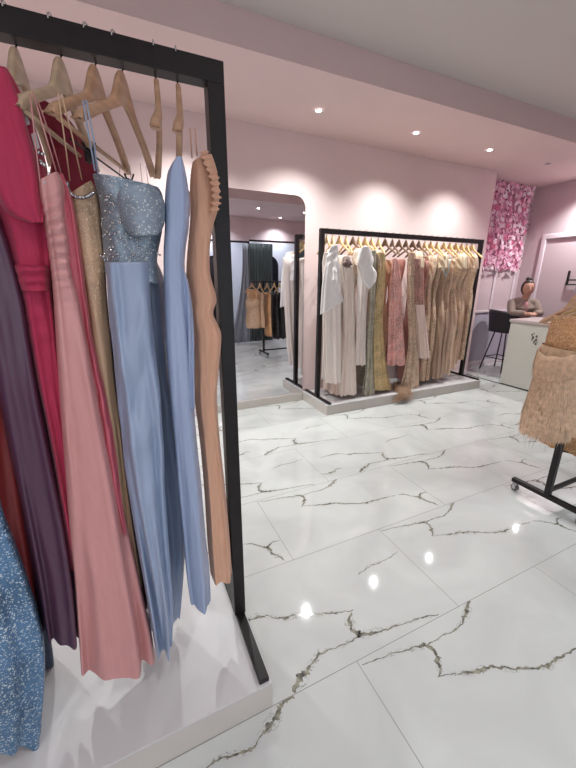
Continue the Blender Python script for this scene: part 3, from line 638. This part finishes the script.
# details on the white gowns
g, w, n = FGO[0]
for s_ in (-1,):
    cloth([(2.10, 3.40, 1.82, .0, .05, 0, .03, 0), (2.09, 3.37, 1.76, 0, .09, 0, .05, 0), (2.08, 3.36, 1.62, 0, .10, 0, .05, 0), (2.08, 3.36, 1.50, 0, .11, 0, .055, 0)], [F_WHITES], 'ruffled_sleeve', g, folds=[(9, .1, .2, 0, 1)], seed=3, nphi=72, ruche=((.1, .9, .15, 60, 1),))
g, w, n = FGO[1]
cloth(traced([(246,331,244,338,.02),(256,327,253,339,.03),(270,324,266,340,.035),(285,322,280,341,.04),(300,321,292,342,.04),(315,320,301,344,.035)], 3.28, .035), [F_WHITES], 'satin_overlay', g, hemcap=True, hemwave=0, folds=[(6, .05, .18, 0, 1)], seed=5, nphi=72, ruche=((0, .3, .2, 70, 1),))
g, w, n = FGO[3]
b = MB(); rr = random.Random(2)
for i in range(26):
    a = rr.uniform(0, 2*PI); c = at(347.5+4*math.cos(a)*rr.random(), 264+4.5*math.sin(a)*rr.random(), 3.275+.02*rr.random())
    b.ball(c, (.018, .014, .016), 8, 5)
b.build('rose', mat('grey_rose_fabric', (128, 104, 100), .7), g, smooth=True)
g, w, n = FGO[5]
cloth(traced([(247,361,246,369,.02),(254,358,252,372,.035),(262,357,259,374,.035),(269,361,268,372,.02)], 3.28, .035), [F_WHITES], 'bow', g, hemcap=True, hemwave=0, folds=[(5, .1, .16, 0, 1)], seed=14, nphi=56)
cloth(traced([(266,360,264,371,.02),(274,361,268,374,.03),(282,363,273,377,.03),(290,369,281,376,.02)], 3.28, .03), [F_WHITES], 'bow_tail', g, hemcap=True, hemwave=0, folds=[(5, .1, .16, 0, 1)], seed=15, nphi=56)
g, w, n = FGO[18]
b = MB(); b.tube([(3.84, 3.36, 1.80), (3.83, 3.37, 1.62), (3.83, 3.40, 1.56), (3.84, 3.44, 1.62), (3.85, 3.47, 1.80)], .012, 8, sx=.5); b.build('pale_blue_collar', mat('pale_blue_ribbon', (190, 208, 216), .4), g, smooth=True)
# sheer ruffles at the shoulders of the right-hand gowns
for idx in (4, 7, 13, 17, 20, 22):
    g, w, n = FGO[idx]; x = FG[idx][0]
    cloth([(x-.02, 3.40, 1.84, 0, .03, 0, .02, 0), (x-.03, 3.385, 1.80, 0, .06, 0, .035, 0), (x-.03, 3.38, 1.73, 0, .075, 0, .04, 0), (x-.03, 3.375, 1.66, 0, .08, 0, .045, 0)], [F_RUF if idx in (10, 13, 16, 17, 20) else FG[idx][2][-1]], 'shoulder_ruffle', g, folds=[(8, .15, .25, idx, 1)], seed=idx, nphi=64)

# ------------------------------------------------------------------ rolling rack on the right with fringed dress
RXC, RYC = 2.50, 1.13
t = thing('rolling_rack', 'black rolling clothes rack on casters at the right edge', 'clothing rack', (3.1, RYC, 0))
b = MB(); b.tube([(2.315, RYC, 1.46), (3.80, RYC, 1.46)], .014, 12); b.build('hanging_rail', M_BLACK, t, smooth=True)
for x in (2.52, 3.70):
    b = MB(); b.box(x-.018, x+.018, RYC-.018, RYC+.018, .10, 1.45); b.build('upright', M_BLACK, t, bevel=.003)
    b = MB(); b.box(x-.02, x+.02, RYC-.24, RYC+.24, .07, .10); b.build('foot', M_BLACK, t, bevel=.004)
    for sy in (-1, 1):
        y = RYC+sy*.215
        c = MB(); c.tube([(x-.012, y, .0265), (x+.012, y, .0265)], .0265, 18); w_ = c.build('caster', mat('grey_wheel', (110, 108, 108), .35), t, smooth=False, bevel=.003)
        c = MB(); c.box(x-.02, x-.014, y-.012, y+.012, .02, .062); c.box(x+.014, x+.02, y-.012, y+.012, .02, .062); c.box(x-.02, x+.02, y-.014, y+.014, .058, .07); c.build('fork', M_CHROME, w_)
b = MB(); b.box(2.54, 3.68, RYC-.013, RYC+.013, .115, .14); b.build('bottom_rail', M_BLACK, t, bevel=.003)
GR = 'dresses on the rolling rack'; GRH = 'hangers on the rolling rack'
wd = Vector((.42, .905, 0)).normalized()
M_FR = mat('straw_fringe', (232, 200, 170), .7, var=.22, vscale=40); M_FR2 = mat('tan_fringe_fabric', (214, 180, 148), .8, bump=.8, bscale=150, var=.2, vscale=30)
S_TANS = sequin('bronze_sequins', (196, 144, 100), (232, 200, 156), 260, .2, .4, .25)
P0 = Vector((2.30, RYC, 0)); nn = Vector((wd.y, -wd.x, 0))
hanger(2.30, RYC, 1.475, math.atan2(wd.y, wd.x), M_WOODL, 'golden wooden hanger holding the fringed dress at the right edge', GRH, bar=True, hw=.014)
g = thing('fringed_dress', 'short tan fringed dress with bronze sequined bodice at the right edge', 'dress', (2.30, RYC, .5), 0, GR)
def half(px, py): q = atplane(px, py, P0, wd); return q.z, (q-P0).dot(wd)
prof = []
for (px, py) in ((540, 341), (538, 352), (537, 364), (534, 376), (528, 393), (525, 404), (526, 412), (528, 420)):
    z_, s_ = half(px, py); prof.append((z_, s_*(.70+.05*len(prof)/7)))
def secw(z, s, th, tz=0): return (P0.x, P0.y, z, wd.x*s, wd.y*s, tz, nn.x*th, nn.y*th)
zs = [secw(z, s, .08+.05*(i/7)) for i, (z, s) in enumerate(prof)]
cloth(zs, [M_FR2], 'skirt', g, folds=[(7, .02, .06, 0, .4)], seed=61, exp=2.1, cap=False, nphi=96)
print('fringe prof', [(round(a, 2), round(c, 2)) for a, c in prof])
z0, s0 = half(553, 314)
cloth([secw(z0, s0*.97, .03), secw(z0-.05, s0*.97, .045), secw(prof[0][0]-.02, s0*.95, .06), secw(prof[2][0], s0*.93, .06)], [S_TANS], 'bodice', g, folds=[(5, .03, .05, 0, .4)], seed=62, exp=2.1, nphi=96)
# folded band along the neckline, dipping to the front
ring = []; ring2 = []; zt, st = prof[0]; zb_, sb = prof[2]
for i in range(73):
    a = 2*PI*i/72; ca, sa = math.cos(a), math.sin(a)
    ring.append(P0+wd*ca*st*1.02+nn*sa*.10+Vector((0, 0, zt-.05*abs(sa)+.004*math.sin(9*a))))
    ring2.append(P0+wd*ca*sb*1.03+nn*sa*.11+Vector((0, 0, zb_-.045*abs(sa)+.006*math.sin(7*a))))
b = MB(); n_ = 73
mid = [(p+q)/2+(p+q-2*P0).normalized()*.012*Vector((1, 1, 0)).length for p, q in zip(ring, ring2)]
mid = [Vector(((p.x+q.x)/2+(p.x-P0.x)*.04, (p.y+q.y)/2+(p.y-P0.y)*.04, (p.z+q.z)/2)) for p, q in zip(ring, ring2)]
b.add(ring+mid+ring2, [(i, i+1, n_+i+1, n_+i) for i in range(n_-1)]+[(n_+i, n_+i+1, 2*n_+i+1, 2*n_+i) for i in range(n_-1)]); bd = b.build('folded_band', M_FR, g, smooth=True)
sm = bd.modifiers.new('solid', 'SOLIDIFY'); sm.thickness = .006
pp = []; rr = random.Random(5)
for k in range(7000):
    i = rr.uniform(1.9, 7); j = int(i); f = i-j; j2 = min(j+1, 7); z = prof[j][0]*(1-f)+prof[j2][0]*f; s = prof[j][1]*(1-f)+prof[j2][1]*f; th = .08+.05*(i/7)
    a = rr.uniform(0, 2*PI); d = wd*math.cos(a)+nn*math.sin(a); pp.append((P0+wd*math.cos(a)*s*1.01+nn*math.sin(a)*th*1.01+Vector((0, 0, z)), d))
fringe('fringe', g, M_FR, pp, .045, .0016, 6, .16)
pp = []
for k in range(2600):
    i = rr.randrange(n_-1); f_ = rr.random(); p = ring[i].lerp(mid[i], f_*2) if f_ < .5 else mid[i].lerp(ring2[i], f_*2-1)
    d = Vector((p.x-P0.x, p.y-P0.y, 0)).normalized(); pp.append((p+d*.004, d))
fringe('band_fringe', g, M_FR, pp, .028, .0014, 8, .22)
pp = []
for k in range(420):
    a = 2*PI*k/420+rr.uniform(-.01, .01); s = prof[7][1]; d = wd*math.cos(a)+nn*math.sin(a); pp.append((P0+wd*math.cos(a)*s+nn*math.sin(a)*.13+Vector((0, 0, prof[7][0]+.02)), d))
fringe('hem_fringe', g, M_FR, pp+pp, .05, .002, 7, .08)
M_THR = mat('grey_threads', (120, 112, 110), .6)
fringe('loose_threads', g, M_THR, pp[::7], .12, .0012, 9, .03)
for xx, lb, ms, prf in (
  (2.46, 'short tan ruffled dress right behind the fringed dress', [M_FR2], [(1.26,.10,.03),(1.2,.14,.05),(1.0,.12,.05),(.8,.14,.06),(.6,.16,.06)]),
  (2.61, 'bronze sequined dress on the rolling rack, reflected in the mirror', [S_TANS], [(1.26,.12,.02),(1.2,.15,.045),(1.0,.13,.05),(.7,.15,.05),(.42,.17,.055)])):
    g = thing('short_dress', lb, 'dress', (xx, RYC, .4), 0, GR)
    cloth([(xx, RYC, z, .0, hw, 0, th, 0) for z, hw, th in prf], ms, 'gown_body', g, folds=[(8, .05, .15, 0, .4)], seed=int(xx*40), nphi=72)
    hanger(xx, RYC, 1.475, R(88), M_WOODG, 'golden hanger holding the '+('tan ruffled' if xx < 2.5 else 'bronze sequined')+' dress on the rolling rack', GRH, bar=False, hw=.014)
S_BLK = sequin('black_sequins', (26, 25, 30), (150, 140, 130), 130, .03, .4, .3); C_BLK = chiffon('black_chiffon', (24, 23, 27))
for i, (xx, lb) in enumerate(((2.76, 'black sequined dress next to the bronze one on the rolling rack'), (2.88, 'black chiffon dress, second of the black ones on the rolling rack'), (3.00, 'black dress, third of the black ones on the rolling rack'),
                              (3.13, 'black sequined dress, fourth of the black ones on the rolling rack'), (3.27, 'black dress at the far end of the rolling rack'))):
    g = thing('short_dress', lb, 'dress', (xx, RYC, .3), 0, GR)
    cloth([(xx, RYC, z, .0, hw, 0, th, 0) for z, hw, th in [(1.26,.12,.02),(1.2,.16,.045),(1.0,.14,.05),(.7,.17,.052),(.36,.2,.055)]], [(S_BLK, C_BLK)[i % 2]], 'gown_body', g, folds=[(8, .05, .15, i, .4)], seed=80+i, nphi=72)
    hanger(xx, RYC, 1.475, R(86+3*i % 7), M_WOODG, 'golden hanger of the '+lb.split(' on the')[0].split(' next')[0], GRH, bar=False, hw=.014)

# ------------------------------------------------------------------ fitting rooms behind (seen in the mirror)
def rail(label, p0, p1, z):
    b = MB(); b.tube([(p0[0], p0[1], z), (p1[0], p1[1], z)], .022, 10); return tag(b.build('curtain_rail', M_BLACK, smooth=True), label, 'curtain rail')
rail('black curtain rail left of the dark curtain in the mirror', (1.7, -.48), (2.84, -.52), 2.32)
rail('black curtain rail right of the dark curtain in the mirror', (2.84, -.52), (4.6, -.50), 2.36)
M_CUR = mat('dark_teal_curtain', (66, 78, 82), .7, sheen=.3, bump=.1, bscale=40); M_CURG = mat('pale_grey_curtain', (150, 156, 168), .7, sheen=.2)
def curtain(label, x0, x1, y, z0, z1, m, pleats, flare=0, amp=.03, y1=None):
    b = MB(); n = pleats*12; rows = 16; vs = []; y1 = y if y1 is None else y1
    for k in range(rows+1):
        t = k/rows; z = z1+(z0-z1)*t
        for i in range(n+1):
            s = i/n; xa = x0-flare*t*t; x = xa+(x1-xa)*s
            vs.append((x+.008*math.sin(i*.9+t*3), y+(y1-y)*s+amp*(.6+.5*t)*math.sin(2*PI*pleats*s+.5*math.sin(5*s))+.006*math.sin(7*t+i*.3), z))
    b.add(vs, [(k*(n+1)+i, k*(n+1)+i+1, (k+1)*(n+1)+i+1, (k+1)*(n+1)+i) for k in range(rows) for i in range(n)])
    o = b.build('curtain', m, smooth=True); s = o.modifiers.new('solid', 'SOLIDIFY'); s.thickness = .004
    return tag(o, label, 'curtain')
curtain('dark teal fitting room curtain in the middle of the mirror', 2.80, 3.42, -.52, .02, 2.30, M_CUR, 9)
curtain('pale grey curtain sweeping out left of the dark curtain in the mirror', 2.66, 2.80, -.50, .02, 2.27, M_CURG, 3, flare=.42)
curtain('dark curtain at the right side of the mirror view', 4.10, 4.55, -.50, .02, 2.30, M_CUR, 6)
mb = MB(); mb.box(3.06, 3.12, FY, -.62, 0, 2.4); struct('wall_partition', mb, M_FIT)
mirror('arched_mirror', 'dark arched mirror in the left fitting room, seen in the big mirror', 1.95, 2.50, .3, 2.05, FY, .1, M_DARKMIR, M_BLACK, facing=1, arch=True)
mirror('arched_mirror', 'dark arched mirror right of the dark curtain, seen in the big mirror', 3.45, 3.98, .3, 2.10, FY, .1, M_DARKMIR, M_BLACK, facing=1, arch=True)
M_SHOE = mat('silver_shoe', (150, 140, 138), .3, .5)
def shoe():
    t = thing('heeled_shoe', '', 'shoe', (0, 0, 0), 0, 'heeled shoes on the fitting room floor', world=False)
    b = MB(); b.tube([(-.09, 0, .085), (-.05, 0, .075), (0, 0, .035), (.05, 0, .018), (.10, 0, .016), (.13, 0, .014)], [.022, .026, .028, .034, .032, .012], 10, sx=.8); b.build('upper', M_SHOE, t, smooth=True)
    b = MB(); b.tube([(-.085, 0, .075), (-.095, 0, .0)], [.014, .005], 8); b.build('heel', M_CHROME, t, smooth=True); return t
s0_ = shoe()
SL = [(2.20, -.70, 80, 'leftmost silver heeled shoe on the fitting room floor'), (2.30, -.68, 95, 'silver heeled shoe second from the left on the fitting room floor'), (2.42, -.72, 70, 'silver heeled shoe between the mirror panel and grey curtain'), (2.52, -.69, 100, 'silver heeled shoe nearest the grey curtain')]
for i, (x, y, a, lb) in enumerate(SL):
    o = s0_ if i == 0 else copy_tree(s0_)
    o.location = (x, y, .002); o.rotation_euler = (0, 0, R(a)); o['label'] = lb

# ------------------------------------------------------------------ counter, stool, flower panel, wall rail
M_CTR = mat('counter_white', (206, 204, 196), .4, coat=.1); M_CTOP = mat('counter_top', (196, 182, 182), .3, coat=.2)
t = thing('reception_counter', 'white reception counter with a small dark floral emblem', 'counter', (5.42, 2.6, 0))
b = MB(); b.box(5.10, 5.72, 1.95, 3.255, .012, .935); b.build('body', M_CTR, t, bevel=.004)
b = MB(); b.box(5.085, 5.74, 1.93, 3.27, .935, .975); b.build('worktop', M_CTOP, t, bevel=.004)
b = MB(); b.box(5.115, 5.70, 1.97, 3.24, 0, .012); b.build('plinth', M_BLACK, t)
b = MB()
def onface(px, py): d = ray(px, py); return CP+d*((5.098-CP.x)/d.x)
for (px, py, r_) in ((532.2, 334.8, .011), (534, 333.4, .007), (533, 337.5, .014), (536.6, 336.6, .012), (531.9, 339.8, .008), (536, 340, .013), (534.3, 341.6, .010), (535.6, 344, .011), (537.3, 342.2, .006), (533.2, 343, .006)):
    q = onface(px, py); 
    for k in range(5):
        a = 2*PI*k/5+px; c = q+Vector((0, math.cos(a)*r_*.7, math.sin(a)*r_*.9)); b.tube([c, c+Vector((-.0015, 0, 0))], r_*.55, 7)
b.build('floral_emblem', mat('dark_bronze_print', (72, 60, 50), .5), t)
q = atz(551, 320.5, .985); b = MB(); b.box(5.12, 5.19, 2.60, 2.72, .976, .99); tag(b.build('phone', M_BLACK, bevel=.004), 'small black phone lying on the front edge of the white counter', 'phone')

# stool
ST = Vector((5.86, 3.82, 0))
t = thing('bar_stool', 'black upholstered bar stool with slim legs behind the white counter', 'stool', ST)
M_STL = mat('black_leatherette', (34, 32, 38), .5)
b = MB(); b.ball(ST+Vector((0, 0, .70)), (.24, .23, .05), 20, 10); b.build('seat', M_STL, t, smooth=True)
vs = []; na, nb = 28, 12
dirb = math.atan2(.55, -.85)          # the shell opens towards the counter end
for k in range(nb+1):
    for i in range(na+1):
        s = i/na*2-1; a = dirb+s*R(105); z = .68+(.36*(1-.25*abs(s)**2.5))*k/nb; r_ = .225+.04*(k/nb)
        vs.append(ST+Vector((math.cos(a)*r_, math.sin(a)*r_, z)))
b = MB(); b.add(vs, [(k*(na+1)+i, k*(na+1)+i+1, (k+1)*(na+1)+i+1, (k+1)*(na+1)+i) for k in range(nb) for i in range(na)])
o = b.build('backrest', M_STL, t, smooth=True); s = o.modifiers.new('solid', 'SOLIDIFY'); s.thickness = .035; s.offset = 0
for sx, sy in ((-1, -1), (1, -1), (1, 1), (-1, 1)):
    b = MB(); b.tube([ST+Vector((sx*.10, sy*.10, .67)), ST+Vector((sx*.20, sy*.20, .004))], .011, 8); b.build('leg', M_BLACK, t, smooth=True)
cs = [ST+Vector((sx*.166, sy*.166, .23)) for sx, sy in ((-1, -1), (1, -1), (1, 1), (-1, 1))]
b = MB()
for i in range(4): b.tube([cs[i], cs[(i+1) % 4]], .008, 8)
b.build('footrest', M_BLACK, t, smooth=True)

# flower panel hanging in the recess
FP = [mat('petal_'+str(i), c, .7) for i, c in enumerate([(252, 212, 228), (253, 228, 238), (244, 186, 208), (224, 130, 162), (253, 240, 246)])]
M_LEAFD = mat('dark_leaf', (120, 56, 80), .7); M_FB = mat('flower_panel_net', (226, 160, 190), .8)
t = thing('flower_panel', 'panel of pink artificial flowers hanging from the ceiling above the counter corner', 'flower wall', (5.85, BY-.05, 1.68))
fx0, fx1, fz0, fz1 = 5.28, 6.42, 1.70, 2.97
b = MB(); b.box(fx0, fx1, BY-.04, BY-.0005, fz0, 2.999); b.build('backing', M_FB, t)
def flower(b, c, r, rr, k):
    yaw = rr.uniform(0, 2*PI)
    tl = Vector((rr.uniform(-.4, .4), -1, rr.uniform(-.4, .4))).normalized(); u = tl.orthogonal().normalized(); v = tl.cross(u)
    for ring, n, rad, lift in ((0, 5, r, .18), (1, 5, r*.6, .35)):
        for i in range(n):
            a = yaw+2*PI*i/n+ring*.5; d = u*math.cos(a)+v*math.sin(a); s = u*-math.sin(a)+v*math.cos(a)
            p0 = c+tl*r*.15*ring; p1 = c+d*rad*.55+tl*r*lift*.35
            p2 = c+d*rad+tl*r*lift
            b.add([p0, p1+s*rad*.42, p2+s*rad*.22, p2+d*rad*.08, p2-s*rad*.22, p1-s*rad*.42], [(0, 1, 2, 3, 4, 5)], 0)
    b.ball(c+tl*r*.15, r*.10, 6, 4)
rr = random.Random(17)
spots = []
for i in range(15):
    for j in range(16): spots.append((fx0+.04+(fx1-fx0-.08)*(i+.5*(j % 2))/14.5+rr.uniform(-.02, .02), fz0+.01+(fz1-fz0-.03)*j/15+rr.uniform(-.02, .02)))
rr.shuffle(spots)
for i in range(100):
    b = MB(); x, z = spots[i]; flower(b, Vector((x, BY-.075-rr.uniform(0, .03), z)), rr.uniform(.034, .050), rr, 0)
    b.build('flower', FP[rr.choice((0, 0, 1, 1, 2, 2, 3, 4))], t)
b = MB()
for x, z in spots[100:]:
    k = rr.randrange(5); n0 = len(b.f); flower(b, Vector((x, BY-.06, z)), rr.uniform(.035, .05), rr, 0); b.mi[n0:] = [k]*(len(b.f)-n0)
b.build('small_flowers', FP, t, kind='stuff')
b = MB()
for i in range(330):
    x = rr.uniform(fx0-.02, fx1+.02); z = rr.uniform(fz0-.04, fz1); y = BY-.075-rr.uniform(0, .06); a = rr.uniform(0, 2*PI); l = rr.uniform(.02, .045)
    d = Vector((math.cos(a), -.3, math.sin(a)))*l; s = Vector((-math.sin(a), 0, math.cos(a)))*l*.35; p = Vector((x, y, z)); b.add([p, p+d*.5+s, p+d, p+d*.5-s], [(0, 1, 2, 3)])
b.build('leaves', M_LEAFD, t, kind='stuff')

# black rail on the right wall
t = thing('wall_hanging_rail', 'small black bracket rail mounted on the right wall', 'wall rail', (RX-.06, 3.3, 1.45))
b = MB(); b.box(RX-.045, RX-.001, 3.38, 3.395, 1.44, 1.66); b.build('wall_bracket', M_BLACK, t)
b = MB(); b.tube([(RX-.04, 3.39, 1.52), (RX-.04, 2.2, 1.52)], .010, 8); b.tube([(RX-.04, 3.39, 1.45), (RX-.04, 2.2, 1.45)], .010, 8); b.build('bar', M_BLACK, t, smooth=True)

# ------------------------------------------------------------------ person behind the counter
def person():
    P = thing('person', 'person with dark top bun and grey-brown jacket over pink top, leaning on the counter', 'person', (5.9, 3.62, .70))
    f = Vector((-.60, -.80, 0)).normalized(); s = Vector((-f.y, f.x, 0))      # facing; s = the person's left
    O = Vector((5.98, 3.70, 0))
    def W(a, b_, z): return O+f*a+s*b_+Vector((0, 0, z))
    hc = W(.13, .0, 1.385)
    body = MB()
    body.tube([W(-.06, 0, .74), W(-.02, 0, .85), W(.03, 0, 1.0), W(.08, 0, 1.12), W(.09, 0, 1.19)], [.15, .135, .15, .145, .07], 18)
    body.tube([W(.08, 0, 1.18), W(.10, 0, 1.24), W(.12, 0, 1.31)], [.058, .052, .055], 14)
    def hd(d):
        q = Vector(d); fr = max(0, d.dot(f)); low = max(0, -d.z)
        k = 1-.22*low*(1-fr*.5)
        return Vector((q.x*k, q.y*k, q.z*(1+.05*low)))
    body.ball(hc, (.086, .086, .120), 26, 18, fn=hd)
    nb = hc+f*.084; body.tube([nb+Vector((0, 0, .022)), nb+f*.012+Vector((0, 0, 0)), nb+f*.016+Vector((0, 0, -.018)), nb+Vector((0, 0, -.028))], [.007, .010, .014, .008], 10)
    for sg in (-1, 1): body.ball(hc+s*.080*sg+Vector((0, 0, -.01)), (.014, .014, .028), 10, 8)
    for sg in (-1, 1):
        sh = W(.08, .17*sg, 1.14); el = W(.22, .20*sg, .995)
        wr = W(.40, .06*sg, 1.008); body.tube([W(.08, .08*sg, 1.15), sh], [.06, .062], 12)
        body.tube([sh, sh.lerp(el, .5), el], [.058, .05, .043], 14); body.tube([el, el.lerp(wr, .5), wr], [.042, .036, .027], 14)
        d = (wr-el).normalized(); hn = wr+d*.045; p = Vector((0, 0, 1)).cross(d).normalized()
        body.tube([wr, wr+d*.04, wr+d*.085], [.026, .034, .03], 12, sx=.9)
        for q in range(4):
            b0 = wr+d*.08+p*(q-1.5)*.017; L_ = (.062, .072, .068, .054)[q]
            body.tube([b0, b0+d*L_*.5+Vector((0, 0, .004)), b0+d*L_+Vector((0, 0, -.012))], [.0095, .009, .007], 8)
        tb = wr+d*.03-p*sg*.03; body.tube([tb, tb+d*.03-p*sg*.016, tb+d*.055-p*sg*.014], [.011, .010, .008], 8)
        hp = W(-.04, .09*sg, .76); kn = W(.32, .12*sg, .70); ft = W(.24, .12*sg, .28)
        body.tube([hp, kn], [.088, .062], 14); body.tube([kn, kn.lerp(ft, .35), ft], [.06, .056, .04], 14); body.tube([ft, ft+f*.10+Vector((0, 0, -.035)), ft+f*.18+Vector((0, 0, -.04))], [.04, .038, .026], 12)
    o = body.build('body', M_SKIN, P, smooth=True)
    rm = o.modifiers.new('remesh', 'REMESH'); rm.mode = 'VOXEL'; rm.voxel_size = .006; rm.use_smooth_shade = True
    sm = o.modifiers.new('smooth', 'SMOOTH'); sm.iterations = 3; sm.factor = .5
    # jacket
    M_JK = mat('olive_grey_jersey', (134, 118, 109), .85, bump=.3, bscale=60, var=.1, vscale=20)
    j = MB()
    j.tube([W(-.06, 0, .73), W(-.03, 0, .86), W(.02, 0, 1.0), W(.065, 0, 1.12), W(.07, 0, 1.19), W(.075, 0, 1.235)], [.165, .155, .17, .168, .10, .062], 20)
    for sg in (-1, 1):
        sh = W(.075, .17*sg, 1.145); el = W(.22, .20*sg, 1.005); wr = W(.385, .07*sg, 1.018)
        j.tube([W(.07, .05*sg, 1.17), sh, sh.lerp(el, .5), el, el.lerp(wr, .5), wr], [.085, .08, .068, .058, .05, .040], 16)
    o = j.build('jacket', M_JK, P, smooth=True)
    rm = o.modifiers.new('remesh', 'REMESH'); rm.mode = 'VOXEL'; rm.voxel_size = .008; rm.use_smooth_shade = True
    sm = o.modifiers.new('smooth', 'SMOOTH'); sm.iterations = 4; sm.factor = .5
    tp = MB(); tp.tube([W(.06, 0, .86), W(.11, 0, .96), W(.155, 0, 1.05), W(.148, 0, 1.11), W(.118, 0, 1.16)], [.10, .095, .078, .072, .06], 16, sx=.8)
    tp.build('pink_top', mat('mauve_pink_knit', (150, 108, 106), .8, bump=.2, bscale=50), P, smooth=True)
    jn = MB()
    for sg in (-1, 1):
        hp = W(-.04, .09*sg, .765); kn = W(.32, .12*sg, .70); ft = W(.24, .12*sg, .30); jn.tube([hp, hp.lerp(kn, .5), kn, kn.lerp(ft, .1)+f*.01, kn.lerp(ft, .5), ft], [.10, .088, .073, .07, .062, .052], 16)
    jn.build('jeans', mat('blue_grey_denim', (120, 128, 150), .8, bump=.3, bscale=90), P, smooth=True)
    sh_ = MB()
    for sg in (-1, 1):
        ft = W(.25, .12*sg, .255); sh_.tube([ft-f*.05, ft+f*.08+Vector((0, 0, -.018)), ft+f*.19+Vector((0, 0, -.03))], [.045, .047, .03], 14)
    sh_.build('shoes', M_BLACK, P, smooth=True)
    h = MB()
    def hf(d):
        fr = d.dot(f)
        if d.z < .60 and fr > .30: return Vector(d)*.86
        return Vector(d)*(1.0+.03*noise.noise(d*6))
    h.ball(hc+Vector((0, 0, .012))-f*.008, (.095, .095, .126), 30, 20, fn=hf); h.ball(hc+Vector((0, 0, .142))-f*.02, (.046, .046, .038), 16, 10, fn=lambda d: d*(1+.12*noise.noise(d*4)))
    h.build('hair', M_HAIR, P, smooth=True)
    M_EYE = mat('eye_dark', (40, 30, 28), .3); M_LIP = mat('lips', (160, 86, 86), .5)
    for sg in (-1, 1):
        e = MB(); c = hc+f*.0795+s*.030*sg+Vector((0, 0, .008)); e.ball(c, (.008, .008, .0055), 10, 7); e.build('eye', M_EYE, P, smooth=True)
        e = MB(); c = hc+f*.081+Vector((0, 0, .028)); e.tube([c+s*.014*sg, c+s*.03*sg+Vector((0, 0, .004)), c+s*.046*sg-f*.012], .0032, 6); e.build('eyebrow', M_HAIR, P)
    e = MB(); c = hc+f*.081+Vector((0, 0, -.048)); e.tube([c-s*.024-f*.007, c+f*.002+Vector((0, 0, -.003)), c+s*.024-f*.007], [.002, .006, .002], 8); e.build('lips', M_LIP, P, smooth=True)
person()

# ------------------------------------------------------------------ lights
M_LENS = mat('lamp_lens', (255, 250, 245), .3, emit=(255, 250, 246), estr=40)
DL = None; DN = 'recessed ceiling downlights'
def downlight(x, y, z, power, label, size=125, blend=1.0, color=(.96, 1, .98), on=True):
    t = thing('downlight', label, 'ceiling light', (x, y, z), 0, DN, world=False)
    b = MB(); n = 24
    ro, ri = .045, .026
    vs = [(ro*math.cos(2*PI*i/n), ro*math.sin(2*PI*i/n), -.001) for i in range(n)]+[(ro*.95*math.cos(2*PI*i/n), ro*.95*math.sin(2*PI*i/n), -.007) for i in range(n)]+[(ri*math.cos(2*PI*i/n), ri*math.sin(2*PI*i/n), -.005) for i in range(n)]
    b.add(vs, [(k*n+i, k*n+(i+1) % n, (k+1)*n+(i+1) % n, (k+1)*n+i) for k in range(2) for i in range(n)]); b.build('rim', M_WHITE, t, smooth=True)
    b = MB(); b.tube([(0, 0, -.004), (0, 0, -.0055)], ri, 20); b.build('lens', M_LENS if on else M_BLACK, t)
    if on:
        l = bpy.data.lights.new('downlight_lamp', 'SPOT'); l.energy = power; l.spot_size = R(size); l.spot_blend = blend; l.shadow_soft_size = .02; l.color = color
        lo = bpy.data.objects.new('downlight_lamp', l); COL.objects.link(lo); lo.parent = t; lo.location = (0, 0, -.03)
    return t
PW = 122
for i, x in enumerate((-1.66, -.49, .68, 1.85, 3.03, 4.19)):
    lb = ['leftmost of the downlights along the far wall, outside the picture', 'downlight along the far wall above the left foreground', 'downlight hidden behind the near rack corner', 'ceiling downlight in front of the mirror and leftmost visible',
          'ceiling downlight above the middle of the far rack, second of three', 'ceiling downlight above the right end of the far rack'][i]
    downlight(x, 3.31, CZ, PW, lb)
downlight(5.36, 3.32, CZ, 10, 'small unlit ceiling fitting near the flower panel', on=False)
downlight(6.24, 3.16, CZ, 190, 'downlight by the right wall outside the picture, washing the wall')
for i, x in enumerate((-1.7, -.53, .64, 1.81, 2.98, 4.12, 5.3)):
    downlight(x, -.25, CZ, PW*.32, ['far left', 'left', 'overhead', 'front', 'reflected, left', 'reflected, right', 'right'][i]+' downlight of the row by the fitting rooms')
for i, x in enumerate((2.3, 3.9)):  # unseen pair of lamps, added to brighten the fitting rooms in the mirror
    downlight(x, -1.15, CZ, PW*.85, ['left', 'right'][i]+' unseen downlight added to brighten the fitting rooms', color=(.86, .93, 1), size=130)
# pink LED strip in the tray end by the right wall
M_LED = mat('pink_led', (255, 120, 190), .5, emit=(255, 90, 170), estr=4)
b = MB(); b.box(5.6, 6.5, 2.52, 2.55, TZ-.03, TZ-.0); tag(b.build('led_strip', M_LED), 'pink light strip under the raised ceiling near the right wall', 'light')
def area(name, loc, rot, sx, sy, e, c):
    l = bpy.data.lights.new(name, 'AREA'); l.shape = 'RECTANGLE'; l.size = sx; l.size_y = sy; l.energy = e; l.color = c
    o = bpy.data.objects.new(name, l); COL.objects.link(o); o.location = loc; o.rotation_euler = rot; return o
area('led_strip_glow', (5.95, 2.50, TZ-.06), (R(35), R(-25), 0), .9, .05, 8, (1, .22, .6))
area('window_daylight', (-.4, FY-.3, 1.45), (R(90), 0, 0), 3.5, 2.1, 20, (.92, .97, 1))
w = bpy.data.worlds.new('world'); w.use_nodes = True; scene.world = w
w.node_tree.nodes['Background'].inputs[0].default_value = (.75, .85, 1, 1); w.node_tree.nodes['Background'].inputs[1].default_value = .6
scene.view_settings.view_transform = 'Standard'; scene.view_settings.look = 'None'; scene.view_settings.gamma = 1; scene.view_settings.exposure = 0
for o in bpy.data.objects:
    if '_world' in o: del o['_world']
